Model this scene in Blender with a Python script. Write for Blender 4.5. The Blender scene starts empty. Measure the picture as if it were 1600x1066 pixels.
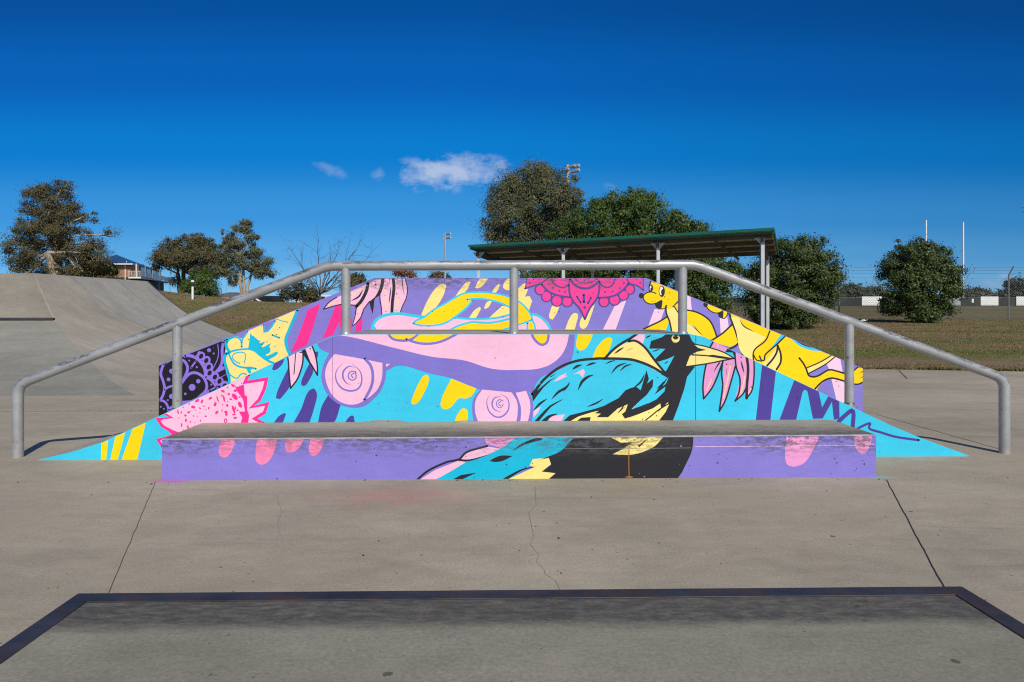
import bpy, bmesh, math, random
import numpy as np
from mathutils import Vector
SC = bpy.context.scene
COL = SC.collection
R = math.radians
# ------------------------------------------------------------------ camera
H = 1.15                                   # eye height
F = 1067.0                                 # focal length in photo pixels (24 mm on 36 mm)
HOR, CX = 478.0, 800.0
YAW = R(1.07)
cam = bpy.data.objects.new('camera', bpy.data.cameras.new('camera'))
COL.objects.link(cam)
cam.location = (0, 0, H)
cam.rotation_euler = (R(90), 0, -YAW)
cam.data.sensor_width = 36.0
cam.data.lens = F * 36.0 / 1600.0
cam.data.shift_y = -(533.0 - HOR) / 1600.0
cam.data.clip_end = 5000
SC.camera = cam
SC.cycles.use_denoising = False
SC.cycles.filter_width = 1.15
# ------------------------------------------------------------------ sun and sky
SUN_EL = R(40)
SUN_DIR = Vector((0.30, -0.954, 0)).normalized() * math.cos(SUN_EL) + Vector((0, 0, math.sin(SUN_EL)))
sl = bpy.data.lights.new('sun', 'SUN')
sl.energy = 4.0
sl.angle = R(0.5)
sl.color = (1.0, 0.935, 0.80)
sun = bpy.data.objects.new('sun', sl)
COL.objects.link(sun)
sun.rotation_euler = (-SUN_DIR).to_track_quat('-Z', 'Y').to_euler()
W = bpy.data.worlds.new('World')
SC.world = W
W.use_nodes = True


def build_world():
    nt = W.node_tree
    nt.nodes.clear()
    N, L = nt.nodes.new, nt.links.new
    out = N('ShaderNodeOutputWorld')
    bg = N('ShaderNodeBackground')
    bg.inputs['Strength'].default_value = 0.11
    sky = N('ShaderNodeTexSky')
    sky.sky_type = 'NISHITA'
    sky.sun_disc = False
    sky.sun_elevation = SUN_EL
    sky.sun_rotation = math.atan2(SUN_DIR.x, SUN_DIR.y)
    sky.altitude = 200
    sky.air_density = 1.0
    sky.dust_density = 0.35
    sky.ozone_density = 3.0
    # the deep polarised blue of a clear winter sky away from the sun, by elevation
    tcs = N('ShaderNodeTexCoord')
    nrm = N('ShaderNodeVectorMath')
    nrm.operation = 'NORMALIZE'
    L(tcs.outputs['Generated'], nrm.inputs[0])
    spz = N('ShaderNodeSeparateXYZ')
    L(nrm.outputs[0], spz.inputs[0])
    cr = N('ShaderNodeValToRGB')
    cr.color_ramp.interpolation = 'EASE'
    stops = ((0.0, (.30, .60, .85)), (.034, (.175, .50, .85)), (.075, (.095, .385, .775)), (.13, (.040, .300, .720)), (.223, (.0, .202, .623)),
             (.335, (.0, .119, .479)), (.448, (.0, .078, .332)), (1.0, (.0, .05, .23)))
    els = cr.color_ramp.elements
    while len(els) < len(stops):
        els.new(.5)
    for e, (p, c) in zip(els, stops):
        e.position = p
        e.color = (*c, 1)
    fw = N('ShaderNodeMath')
    fw.operation = 'MAXIMUM'
    L(spz.outputs[1], fw.inputs[0])
    fw.inputs[1].default_value = 0.3
    tn = N('ShaderNodeMath')
    tn.operation = 'DIVIDE'
    tn.use_clamp = True
    L(spz.outputs[2], tn.inputs[0])
    L(fw.outputs[0], tn.inputs[1])
    L(tn.outputs[0], cr.inputs[0])
    pol = N('ShaderNodeMapRange')
    for i, v in enumerate((-.05, .6, 1 / 0.11, .76 / 0.11)):
        pol.inputs[i + 1].default_value = v
    L(spz.outputs[0], pol.inputs[0])
    gain = N('ShaderNodeVectorMath')
    gain.operation = 'SCALE'
    L(pol.outputs[0], gain.inputs['Scale'])
    L(cr.outputs[0], gain.inputs[0])
    fac = N('ShaderNodeMapRange')
    for i, v in enumerate((-.6, .1, .35, .985)):
        fac.inputs[i + 1].default_value = v
    L(spz.outputs[1], fac.inputs[0])
    hs = N('ShaderNodeMix')
    hs.data_type = 'RGBA'
    L(fac.outputs[0], hs.inputs[0])
    L(sky.outputs[0], hs.inputs[6])
    L(gain.outputs[0], hs.inputs[7])
    # clouds: places in the sky given as tangents of the direction from the ground
    tc = N('ShaderNodeTexCoord')
    sp = N('ShaderNodeSeparateXYZ')
    L(tc.outputs['Generated'], sp.inputs[0])

    def M(op, a, b=None, c=None, clamp=False):
        n = N('ShaderNodeMath')
        n.operation = op
        n.use_clamp = clamp
        for i, v in enumerate((a, b, c)):
            if v is None:
                continue
            if isinstance(v, (int, float)):
                n.inputs[i].default_value = v
            else:
                L(v, n.inputs[i])
        return n.outputs[0]
    ysafe = M('MAXIMUM', sp.outputs[1], 0.05)
    u = M('DIVIDE', sp.outputs[0], ysafe)
    v = M('DIVIDE', sp.outputs[2], ysafe)
    cb = N('ShaderNodeCombineXYZ')
    L(u, cb.inputs[0])
    L(v, cb.inputs[1])

    def noise(scale, detail, off, stretch=(1, 1, 1)):
        mp = N('ShaderNodeMapping')
        mp.inputs['Location'].default_value = (off, off * .7, 0)
        mp.inputs['Scale'].default_value = stretch
        L(cb.outputs[0], mp.inputs[0])
        n = N('ShaderNodeTexNoise')
        n.inputs['Scale'].default_value = scale
        n.inputs['Detail'].default_value = detail
        n.inputs['Roughness'].default_value = 0.62
        L(mp.outputs[0], n.inputs['Vector'])
        return n.outputs[0]
    nz = noise(26, 10, 3.1, (0.75, 1.3, 1))
    nz2 = noise(60, 6, 8.3)
    total = None
    # px, py, half width, half height, density, tilt
    for (px, py, hw, hh, den, tilt) in ((706, 270, 108, 32, 1.5, 0.03), (725, 262, 60, 26, 1.0, 0), (513, 264, 30, 14, .6, -.35),
                                        (592, 270, 14, 17, .45, .3), (957, 294, 16, 8, .16, -.3),
                                        (1562, 446, 60, 20, .5, 0), (1375, 462, 30, 14, .3, 0), (1570, 432, 16, 9, .35, 0)):
        d = ray(px, py)
        cu, cv = d.x / d.y, d.z / d.y
        du = M('SUBTRACT', u, cu)
        dv = M('SUBTRACT', v, cv)
        dv = M('SUBTRACT', dv, M('MULTIPLY', du, tilt))
        a = M('DIVIDE', du, hw / F)
        b = M('DIVIDE', dv, hh / F)
        r2 = M('ADD', M('MULTIPLY', a, a), M('MULTIPLY', b, b))
        m = M('SUBTRACT', 1.0, M('SQRT', r2))
        m = M('ADD', m, M('MULTIPLY', M('SUBTRACT', nz, 0.51), 3.2))
        m = M('ADD', m, M('MULTIPLY', M('SUBTRACT', nz2, 0.5), 0.7))
        edge = M('MULTIPLY', M('SUBTRACT', 1.25, r2), 1.6, clamp=True)
        m = M('MULTIPLY', M('MULTIPLY', m, 0.72, clamp=True), edge)
        m = M('MULTIPLY', m, den, clamp=True)
        total = m if total is None else M('MAXIMUM', total, m)
    mixc = N('ShaderNodeMix')
    mixc.data_type = 'RGBA'
    L(M('MULTIPLY', total, 0.8), mixc.inputs[0])
    L(hs.outputs[2], mixc.inputs[6])
    mixc.inputs[7].default_value = (4.7, 5.4, 7.0, 1)
    L(mixc.outputs[2], bg.inputs['Color'])
    L(bg.outputs[0], out.inputs[0])


SC.view_settings.view_transform = 'Standard'
SC.view_settings.look = 'None'
SC.view_settings.gamma = 1
SC.view_settings.exposure = 0.0
SC.view_settings.use_curve_mapping = False

# ------------------------------------------------------------------ measuring helpers
FWD = Vector((math.sin(YAW), math.cos(YAW), 0))
RGT = Vector((math.cos(YAW), -math.sin(YAW), 0))
CAM = Vector((0, 0, H))


def ray(px, py):
    return FWD + RGT * ((px - CX) / F) + Vector((0, 0, (HOR - py) / F))


def at(px, py, Y):                          # the point seen at a photo pixel, Y metres away
    d = ray(px, py)
    return CAM + d * (Y / d.y)


def onz(px, py, z=0.0):                     # the point seen at a photo pixel, on a level plane
    d = ray(px, py)
    return CAM + d * ((z - H) / d.z)


build_world()
# ------------------------------------------------------------------ object helpers
ORG = {}


def tag(o, label=None, cat=None, group=None, kind=None):
    if label:
        o['label'] = label
    if cat:
        o['category'] = cat
    if group:
        o['group'] = group
    if kind:
        o['kind'] = kind
    return o


def thing(name, label, cat, loc, group=None):
    o = bpy.data.objects.new(name, None)
    COL.objects.link(o)
    o.empty_display_size = 0.2
    o.location = loc
    ORG[o.name] = Vector(loc)
    return tag(o, label, cat, group)


class MB:
    """collects world-space geometry for ONE mesh object"""

    def __init__(self):
        self.v, self.f, self.m, self.smooth = [], [], [], []

    def add(self, vs, fs, mi=0, smooth=False):
        b = len(self.v)
        self.v += [tuple(p) for p in vs]
        for f in fs:
            self.f.append([b + i for i in f])
            self.m.append(mi)
            self.smooth.append(smooth)

    def box(self, lo, hi, mi=0):
        x0, y0, z0 = lo
        x1, y1, z1 = hi
        self.add([(x0, y0, z0), (x1, y0, z0), (x1, y1, z0), (x0, y1, z0), (x0, y0, z1), (x1, y0, z1), (x1, y1, z1), (x0, y1, z1)],
                 [(0, 3, 2, 1), (4, 5, 6, 7), (0, 1, 5, 4), (1, 2, 6, 5), (2, 3, 7, 6), (3, 0, 4, 7)], mi)

    def obox(self, c, ax, ay, az, mi=0):    # box from its centre and three half axes
        c, ax, ay, az = map(Vector, (c, ax, ay, az))
        vs = [c + sx * ax + sy * ay + sz * az for sz in (-1, 1) for sx, sy in ((-1, -1), (1, -1), (1, 1), (-1, 1))]
        self.add(vs, [(0, 3, 2, 1), (4, 5, 6, 7), (0, 1, 5, 4), (1, 2, 6, 5), (2, 3, 7, 6), (3, 0, 4, 7)], mi)

    def beam(self, a, b, w, h, mi=0):       # rectangular bar between two points
        a, b = Vector(a), Vector(b)
        d = b - a
        up = Vector((0, 0, 1)) if abs(d.normalized().z) < 0.95 else Vector((0, 1, 0))
        s = d.cross(up).normalized()
        u = s.cross(d).normalized()
        self.obox((a + b) / 2, d / 2, s * w / 2, u * h / 2, mi)

    def prism(self, outline, y0, y1, mi_front=0, mi_rest=None):   # outline in (x, z), y0 in front
        mi_rest = mi_front if mi_rest is None else mi_rest
        n = len(outline)
        vs = [(x, y0, z) for x, z in outline] + [(x, y1, z) for x, z in outline]
        self.add(vs, [tuple(range(n))], mi_front)
        self.add(vs, [tuple(range(2 * n - 1, n - 1, -1))], mi_rest)
        self.add(vs, [(i, n + i, n + (i + 1) % n, (i + 1) % n) for i in range(n)], mi_rest)

    def tube(self, pts, rad, n=10, mi=0, cap=True):
        pts = [Vector(p) for p in pts]
        rad = rad if isinstance(rad, (list, tuple)) else [rad] * len(pts)
        t0 = (pts[1] - pts[0]).normalized()
        ref = Vector((0, 0, 1)) if abs(t0.z) < 0.9 else Vector((1, 0, 0))
        nrm = t0.cross(ref).normalized()
        vs = []
        for i, p in enumerate(pts):
            if i == 0:
                t = pts[1] - pts[0]
            elif i == len(pts) - 1:
                t = pts[-1] - pts[-2]
            else:
                t = (pts[i + 1] - p).normalized() + (p - pts[i - 1]).normalized()
            t.normalize()
            nrm = (nrm - t * nrm.dot(t)).normalized()
            bn = t.cross(nrm)
            for k in range(n):
                a = 2 * math.pi * k / n
                vs.append(p + (nrm * math.cos(a) + bn * math.sin(a)) * rad[i])
        fs = []
        for i in range(len(pts) - 1):
            for k in range(n):
                fs.append((i * n + k, i * n + (k + 1) % n, (i + 1) * n + (k + 1) % n, (i + 1) * n + k))
        self.add(vs, fs, mi, True)
        if cap:
            self.add(vs[:n], [tuple(range(n - 1, -1, -1))], mi)
            self.add(vs[-n:], [tuple(range(n))], mi)

    def build(self, name, mats, parent=None, org=None, normals=True):
        mats = mats if isinstance(mats, (list, tuple)) else [mats]
        if parent is not None:
            o0 = ORG[parent.name]
        else:
            o0 = Vector(org) if org is not None else Vector((0, 0, 0))
        me = bpy.data.meshes.new(name)
        me.from_pydata([tuple(Vector(p) - o0) for p in self.v], [], self.f)
        for m in mats:
            me.materials.append(m)
        me.polygons.foreach_set('material_index', self.m)
        me.polygons.foreach_set('use_smooth', self.smooth)
        me.update()
        if normals:
            bm = bmesh.new()
            bm.from_mesh(me)
            bmesh.ops.recalc_face_normals(bm, faces=bm.faces)
            bm.to_mesh(me)
            bm.free()
        o = bpy.data.objects.new(name, me)
        COL.objects.link(o)
        if parent is not None:
            o.parent = parent
        else:
            o.location = o0
        ORG[o.name] = o0
        return o


def mesh_np(name, V, Fq, mat, parent=None, org=(0, 0, 0)):
    o0 = ORG[parent.name] if parent is not None else Vector(org)
    me = bpy.data.meshes.new(name)
    V = np.asarray(V, dtype=np.float32) - np.array(o0, dtype=np.float32)
    k = Fq.shape[1]
    me.vertices.add(len(V))
    me.vertices.foreach_set('co', V.ravel())
    me.loops.add(Fq.size)
    me.loops.foreach_set('vertex_index', Fq.astype(np.int32).ravel())
    me.polygons.add(len(Fq))
    me.polygons.foreach_set('loop_start', np.arange(0, Fq.size, k, dtype=np.int32))
    me.update(calc_edges=True)
    me.materials.append(mat)
    o = bpy.data.objects.new(name, me)
    COL.objects.link(o)
    if parent is not None:
        o.parent = parent
    else:
        o.location = o0
    ORG[o.name] = o0
    return o


def bevel(o, w, seg=2):
    m = o.modifiers.new('bevel', 'BEVEL')
    m.width = w
    m.segments = seg
    m.limit_method = 'ANGLE'
    return o


# ------------------------------------------------------------------ materials
def lin(c):
    c = c / 255.0
    return c / 12.92 if c <= 0.04045 else ((c + 0.055) / 1.055) ** 2.4


def rgb(r, g, b, k=1.0):
    return (lin(r) * k, lin(g) * k, lin(b) * k, 1)


class Mat:
    def __init__(self, name, base=(.5, .5, .5, 1), rough=.6, metal=0.0, spec=.4):
        self.m = bpy.data.materials.new(name)
        self.m.use_nodes = True
        self.nt = self.m.node_tree
        self.b = self.nt.nodes['Principled BSDF']
        self.b.inputs['Base Color'].default_value = base
        self.b.inputs['Roughness'].default_value = rough
        self.b.inputs['Metallic'].default_value = metal
        self.b.inputs['Specular IOR Level'].default_value = spec
        self.col = None
        self.base = base
        self._tc = None

    def N(self, t):
        return self.nt.nodes.new(t)

    def L(self, a, b):
        self.nt.links.new(a, b)

    def coord(self, kind='Object'):
        if self._tc is None:
            self._tc = self.N('ShaderNodeTexCoord')
        return self._tc.outputs[kind]

    def mapping(self, scale=(1, 1, 1), loc=(0, 0, 0), rot=(0, 0, 0)):
        mp = self.N('ShaderNodeMapping')
        mp.inputs['Scale'].default_value = scale
        mp.inputs['Location'].default_value = loc
        mp.inputs['Rotation'].default_value = rot
        self.L(self.coord(), mp.inputs[0])
        return mp.outputs[0]

    def noise(self, scale, detail=4, rough=.55, stretch=(1, 1, 1), loc=(0, 0, 0)):
        n = self.N('ShaderNodeTexNoise')
        n.inputs['Scale'].default_value = scale
        n.inputs['Detail'].default_value = detail
        n.inputs['Roughness'].default_value = rough
        self.L(self.mapping(stretch, loc), n.inputs['Vector'])
        return n.outputs[0]

    def voronoi(self, scale, feature='F1', stretch=(1, 1, 1), loc=(0, 0, 0), rand=1.0):
        n = self.N('ShaderNodeTexVoronoi')
        n.feature = feature
        n.inputs['Scale'].default_value = scale
        n.inputs['Randomness'].default_value = rand
        self.L(self.mapping(stretch, loc), n.inputs['Vector'])
        return n

    def ramp(self, x, p0, p1, v0=0.0, v1=1.0):
        n = self.N('ShaderNodeMapRange')
        n.inputs[1].default_value = p0
        n.inputs[2].default_value = p1
        n.inputs[3].default_value = v0
        n.inputs[4].default_value = v1
        self.L(x, n.inputs[0])
        return n.outputs[0]

    def math(self, op, a, b=None, clamp=False):
        n = self.N('ShaderNodeMath')
        n.operation = op
        n.use_clamp = clamp
        for i, v in enumerate((a, b)):
            if v is None:
                continue
            if isinstance(v, (int, float)):
                n.inputs[i].default_value = v
            else:
                self.L(v, n.inputs[i])
        return n.outputs[0]

    def mix(self, fac, c1, c2, blend='MIX'):
        n = self.N('ShaderNodeMix')
        n.data_type = 'RGBA'
        n.blend_type = blend
        for s, v in ((0, fac), (6, c1), (7, c2)):
            if isinstance(v, (int, float, tuple)):
                n.inputs[s].default_value = v
            else:
                self.L(v, n.inputs[s])
        return n.outputs[2]

    def cur(self):
        return self.col if self.col is not None else self.base

    def vary(self, x, lo, hi):              # multiply the colour by a factor from lo to hi
        f = self.ramp(x, .3, .7, lo, hi)
        cb = self.N('ShaderNodeCombineColor')
        for i in range(3):
            self.L(f, cb.inputs[i])
        self.col = self.mix(1.0, self.cur(), cb.outputs[0], 'MULTIPLY')

    def stain(self, mask, colour):
        self.col = self.mix(mask, self.cur(), colour)

    def bump(self, x, strength=.2, dist=.01):
        n = self.N('ShaderNodeBump')
        n.inputs['Strength'].default_value = strength
        n.inputs['Distance'].default_value = dist
        self.L(x, n.inputs['Height'])
        self.L(n.outputs[0], self.b.inputs['Normal'])

    def done(self):
        if self.col is not None:
            self.L(self.col, self.b.inputs['Base Color'])
        return self.m


def plain(name, c, rough=.6, metal=0.0, var=.12, scale=6):
    m = Mat(name, c, rough, metal)
    m.vary(m.noise(scale, 5), 1 - var, 1 + var)
    return m.done()


def concrete(name, base, streak=.5, chips=True, warm=None):
    m = Mat(name, base, .85, 0, .25)
    m.vary(m.noise(.55, 6, .6), .81, 1.15)
    m.vary(m.noise(2.6, 7, .65, (.45, 1, 1)), .86, 1.12)
    m.vary(m.noise(11, 6, .7, (.6, 1, 1), (4, 4, 0)), .9, 1.08)
    m.vary(m.noise(85, 4, .75), .8, 1.2)
    # dark scuffs drawn out along x
    s = m.noise(3.2, 7, .68, (.22, 1.6, 1), (3, 7, 0))
    m.stain(m.math('MULTIPLY', m.ramp(s, .58, .72), streak * .55), (.06, .06, .065, 1))
    if warm:
        wz = m.noise(.9, 5, .6, (1, 1, 1), (9, 2, 0))
        m.stain(m.math('MULTIPLY', m.ramp(wz, .5, .68), .45), warm)
    if chips:
        v = m.voronoi(5.5, loc=(.3, .7, 0))
        sz = m.noise(9, 2, .5, (1, 1, 1), (5, 5, 5))
        d = m.math('ADD', v.outputs['Distance'], m.math('MULTIPLY', m.math('SUBTRACT', m.noise(60, 3), .5), .09))
        lim = m.ramp(sz, .47, .68, 0.0, .10)
        ch = m.math('MULTIPLY', m.math('LESS_THAN', d, lim), .7)
        m.stain(ch, (.05, .045, .04, 1))
        v2 = m.voronoi(16, loc=(2.3, 4.7, 0))
        ch2 = m.math('MULTIPLY', m.math('LESS_THAN', v2.outputs['Distance'], m.ramp(m.noise(3, 2, .5, (1, 1, 1), (1, 8, 2)), .42, .7, 0, .13)), .55)
        m.stain(ch2, (.04, .04, .04, 1))
    v3 = m.voronoi(31, loc=(1.3, 2.7, .4))
    m.stain(m.math('MULTIPLY', m.math('LESS_THAN', v3.outputs['Distance'], m.ramp(m.noise(5, 2, .5, (1, 1, 1), (7, 3, 2)), .5, .75, 0, .09)), .5), (.62, .58, .5, 1))
    m.bump(m.noise(38, 6, .7), .25, .006)
    return m
# ------------------------------------------------------------------ paint
def paint(name, r, g, b, k=0.92, pit=(.03, .03, .035, 1), worn=0.0):
    m = Mat(name, rgb(r, g, b, k), .62, 0, .3)
    m.vary(m.noise(1.6, 5, .6), .9, 1.08)
    m.vary(m.noise(70, 3, .7), .95, 1.05)
    m.vary(m.noise(14, 5, .65, (.5, 1, 1.6)), .95, 1.04)
    v = m.voronoi(7.0)
    d = m.math('ADD', v.outputs['Distance'], m.math('MULTIPLY', m.math('SUBTRACT', m.noise(70, 3), .5), .05))
    lim = m.ramp(m.noise(2.4, 2, .5, (1, 1, 1), (4, 1, 6)), .43, .64, 0.0, .085)
    m.stain(m.math('LESS_THAN', d, lim), pit)
    v2 = m.voronoi(19, loc=(3, 1, 2))
    lim2 = m.ramp(m.noise(3.5, 2, .5, (1, 1, 1), (8, 3, 6)), .43, .64, 0.0, .125)
    m.stain(m.math('MULTIPLY', m.math('LESS_THAN', v2.outputs['Distance'], lim2), .8), pit)
    if worn:                               # rubbed along the grinding edge, object z = height above its thing's base
        sp = m.N('ShaderNodeSeparateXYZ')
        m.L(m.coord(), sp.inputs[0])
        band = m.ramp(sp.outputs[2], worn - .16, worn, 0.0, 1.0)
        g1 = m.noise(26, 9, .82, (.45, 1, 1.6), (2, 2, 2))
        band = m.math('MULTIPLY', band, m.ramp(m.noise(.75, 3, .5, (1, .2, .2), (1, 0, 4)),   .38, .62, .22, 2.0))
        mask = m.math('MULTIPLY', m.ramp(g1, .47, .53), band, True)
        g2 = m.math('MULTIPLY', m.ramp(m.noise(24, 5, .7, (.3, 1, 3), (7, 2, 5)), .6, .66), band, True)
        m.stain(m.math('MULTIPLY', g2, .6), (.4, .38, .36, 1))
        m.stain(m.math('MULTIPLY', mask, .78, True), (.085, .08, .09, 1))
    m.bump(m.noise(45, 6, .7), .22, .005)
    return m.done()


PALETTE = {}


def palette(worn=0.0):
    key = worn
    if key not in PALETTE:
        sfx = '_worn' if worn else ''
        defs = dict(lav=(136, 126, 214), lav2=(148, 120, 232), pink=(250, 194, 226), cyan=(58, 203, 240), cyan2=(10, 190, 228),
                    yel=(255, 217, 0), cream=(255, 233, 142), mag=(252, 46, 150), mand=(249, 66, 160), mdk=(88, 72, 150),
                    dpur=(78, 62, 152), blk=(38, 38, 46), navy=(26, 24, 36), pale=(248, 208, 238), white=(250, 248, 240),
                    peach=(255, 214, 160), drip=(247, 136, 184), orchid=(238, 158, 214), cream2=(255, 226, 160), bar=(130, 118, 208), rust=(170, 112, 40), smear=(150, 152, 150))
        PALETTE[key] = {k: paint('paint_' + k + sfx, *v, pit=(.3, .3, .3, 1) if k in ('blk', 'navy') else (.03, .03, .035, 1), worn=worn)
                        for k, v in defs.items()}
    return PALETTE[key]


def K(ox, oy, s):
    def f(txt, dx=0, dy=0):
        if isinstance(txt, str):
            txt = [tuple(float(q) for q in p.split(',')) for p in txt.split()]
        return [(ox + (x + dx) / s, oy + (y + dy) / s) for x, y in txt]
    f.s = s
    return f


def smooth_closed(P, corner=60, step=3.0):
    n = len(P)
    P = [Vector(p) for p in P]
    out = []
    tan = []
    for i in range(n):
        a, b = P[i] - P[i - 1], P[(i + 1) % n] - P[i]
        if a.length < 1e-6 or b.length < 1e-6 or a.angle(b) > R(corner):
            tan.append(None)
        else:
            tan.append((a.normalized() + b.normalized()).normalized())
    for i in range(n):
        p0, p1 = P[i], P[(i + 1) % n]
        d = p1 - p0
        ln = d.length
        if ln < 1e-6:
            continue
        t0 = (tan[i] if tan[i] is not None else d.normalized()) * ln
        t1 = (tan[(i + 1) % n] if tan[(i + 1) % n] is not None else d.normalized()) * ln
        k = max(1, min(14, int(ln / step)))
        for j in range(k):
            t = j / k
            h = (2 * t**3 - 3 * t**2 + 1, t**3 - 2 * t**2 + t, -2 * t**3 + 3 * t**2, t**3 - t**2)
            out.append(p0 * h[0] + t0 * h[1] + p1 * h[2] + t1 * h[3])
    return [tuple(p) for p in out]


def smooth_open(P, step=2.5):
    P = [Vector(p) for p in P]
    if len(P) < 3:
        return [tuple(p) for p in P]
    Q = [2 * P[0] - P[1]] + P + [2 * P[-1] - P[-2]]
    out = []
    for i in range(1, len(Q) - 2):
        a, b, c, d = Q[i - 1:i + 3]
        k = max(2, min(10, int((c - b).length / step)))
        for j in range(k):
            t = j / k
            out.append(0.5 * (2 * b + (c - a) * t + (2 * a - 5 * b + 4 * c - d) * t * t + (3 * b - a - 3 * c + d) * t**3))
    out.append(P[-1])
    return [tuple(p) for p in out]


def clip_poly(P, C):
    area = sum(C[i][0] * C[(i + 1) % len(C)][1] - C[(i + 1) % len(C)][0] * C[i][1] for i in range(len(C)))
    sg = 1 if area > 0 else -1
    for i in range(len(C)):
        (ax, ay), (bx, by) = C[i], C[(i + 1) % len(C)]

        def side(p):
            return sg * ((bx - ax) * (p[1] - ay) - (by - ay) * (p[0] - ax))
        out = []
        for j in range(len(P)):
            p, q = P[j], P[(j + 1) % len(P)]
            sp_, sq = side(p), side(q)
            if sp_ >= 0:
                out.append(p)
            if (sp_ >= 0) != (sq >= 0):
                t = sp_ / (sp_ - sq)
                out.append((p[0] + (q[0] - p[0]) * t, p[1] + (q[1] - p[1]) * t))
        P = out
        if len(P) < 3:
            return []
    R_ = [P[0]]
    for p in P[1:]:
        if math.hypot(p[0] - R_[-1][0], p[1] - R_[-1][1]) > 0.02:
            R_.append(p)
    return R_ if len(R_) >= 3 else []


class Mural:
    """coats of paint laid one over the other on an upright wall face, each a hair prouder than the last"""

    def __init__(self, Y, clip, mats, mb, first=1):
        self.Y, self.clip, self.mb = Y, clip, mb
        self.names = list(mats)
        self.first = first
        self.todo, self.done = [], []

    def _put(self, P, c):
        P = clip_poly(P, self.clip)
        if P:
            self.todo.append((P, c))

    def flush(self):
        """lay what was drawn last on top of whatever it overlaps"""
        if not self.todo:
            return
        xs = [p[0] for P, _ in self.todo for p in P]
        ys = [p[1] for P, _ in self.todo for p in P]
        bb = (min(xs), min(ys), max(xs), max(ys))
        lv = 1 + max([l for q, l in self.done if q[0] < bb[2] and q[2] > bb[0] and q[1] < bb[3] and q[3] > bb[1]], default=0)
        self.done.append((bb, lv))
        for P, c in self.todo:
            vs = [at(px, py, self.Y) for px, py in P]
            for v in vs:
                v.y = self.Y - 0.0003 - lv * 0.00003
            a = sum(vs[i].x * vs[(i + 1) % len(vs)].z - vs[(i + 1) % len(vs)].x * vs[i].z for i in range(len(vs)))
            if abs(a) < 1e-7:
                continue
            if a < 0:
                vs.reverse()
            self.mb.add(vs, [tuple(range(len(vs)))], self.first + self.names.index(c))
        self.todo = []

    def fill(self, c, P, smooth=True, corner=60):
        self.flush()
        self._put(smooth_closed(P, corner) if smooth else P, c)

    def line(self, c, P, w, taper=0, smooth=True):
        """a brush stroke; taper 0 blunt, 1 thin end, 2 thin both ends, -1 thin start"""
        self.flush()
        P = smooth_open(P) if smooth else [tuple(p) for p in P]
        n = len(P)
        ln = [0]
        for i in range(1, n):
            ln.append(ln[-1] + math.hypot(P[i][0] - P[i - 1][0], P[i][1] - P[i - 1][1]))
        tot = ln[-1] or 1
        Lft, Rgt = [], []
        for i, p in enumerate(P):
            q0, q1 = P[max(0, i - 1)], P[min(n - 1, i + 1)]
            if i and i < n - 1 and not smooth:
                d0 = Vector((p[0] - q0[0], p[1] - q0[1])).normalized()
                d1 = Vector((q1[0] - p[0], q1[1] - p[1])).normalized()
                d = (d0 + d1)
                d = d.normalized() if d.length > .2 else d0
                mit = min(1.8, 1 / max(.3, d.dot(d0)))
            else:
                d = Vector((q1[0] - q0[0], q1[1] - q0[1]))
                d = d.normalized() if d.length > 0 else Vector((1, 0))
                mit = 1
            t = ln[i] / tot
            ww = w
            if taper == 1:
                ww = w * (1 - .85 * t**1.5)
            elif taper == -1:
                ww = w * (1 - .85 * (1 - t)**1.5)
            elif taper == 2:
                ww = w * max(.12, math.sin(math.pi * min(.97, max(.03, t)))**.7)
            h = ww / 2 * mit
            Lft.append((p[0] - d.y * h, p[1] + d.x * h))
            Rgt.append((p[0] + d.y * h, p[1] - d.x * h))
        if taper == 0:                     # rounded ends
            self.dot(c, P[0], w / 2, w / 2, new=False)
            self.dot(c, P[-1], w / 2, w / 2, new=False)
        for i in range(n - 1):
            self._put([Lft[i], Lft[i + 1], Rgt[i + 1], Rgt[i]], c)

    def dot(self, c, p, rx, ry=None, rot=0, new=True):
        if new:
            self.flush()
        ry = rx if ry is None else ry
        a = R(rot)
        n = 18 if max(rx, ry) > 2.5 else 9
        self._put([(p[0] + rx * math.cos(t) * math.cos(a) - ry * math.sin(t) * math.sin(a),
                    p[1] + rx * math.cos(t) * math.sin(a) + ry * math.sin(t) * math.cos(a))
                   for t in (2 * math.pi * i / n for i in range(n))], c)


YW = onz(780, 716).y          # front face of the ramp
YC = onz(780, 748.5).y        # front face of the low bench
YB = YW * 1.20                # front face of the high wall behind
YR = YW + 0.10                # the rail stands just behind the ramp's edge

k1, k2, k3, k4, k5, k6 = (K(x, 420, 6.6625) for x in (240, 400, 560, 720, 880, 1000))
k7 = K(1140, 480, 6.6625)
l1 = K(20, 600, 5.3333)
l2, l3, l4, l5 = (K(x, 520, 6.6625) for x in (380, 600, 800, 1000))
l6 = K(1180, 560, 4.571)
l7, l8, m1 = K(240, 640, 4), K(600, 640, 4), K(980, 640, 4)
m3 = K(340, 500, 9.69)
n1, n2, n4, n5, n6, n7 = K(800, 580, 10), K(930, 520, 7.107), K(240, 530, 8.885), K(820, 430, 8.421), K(1000, 430, 9.69), K(240, 590, 8)


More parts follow.
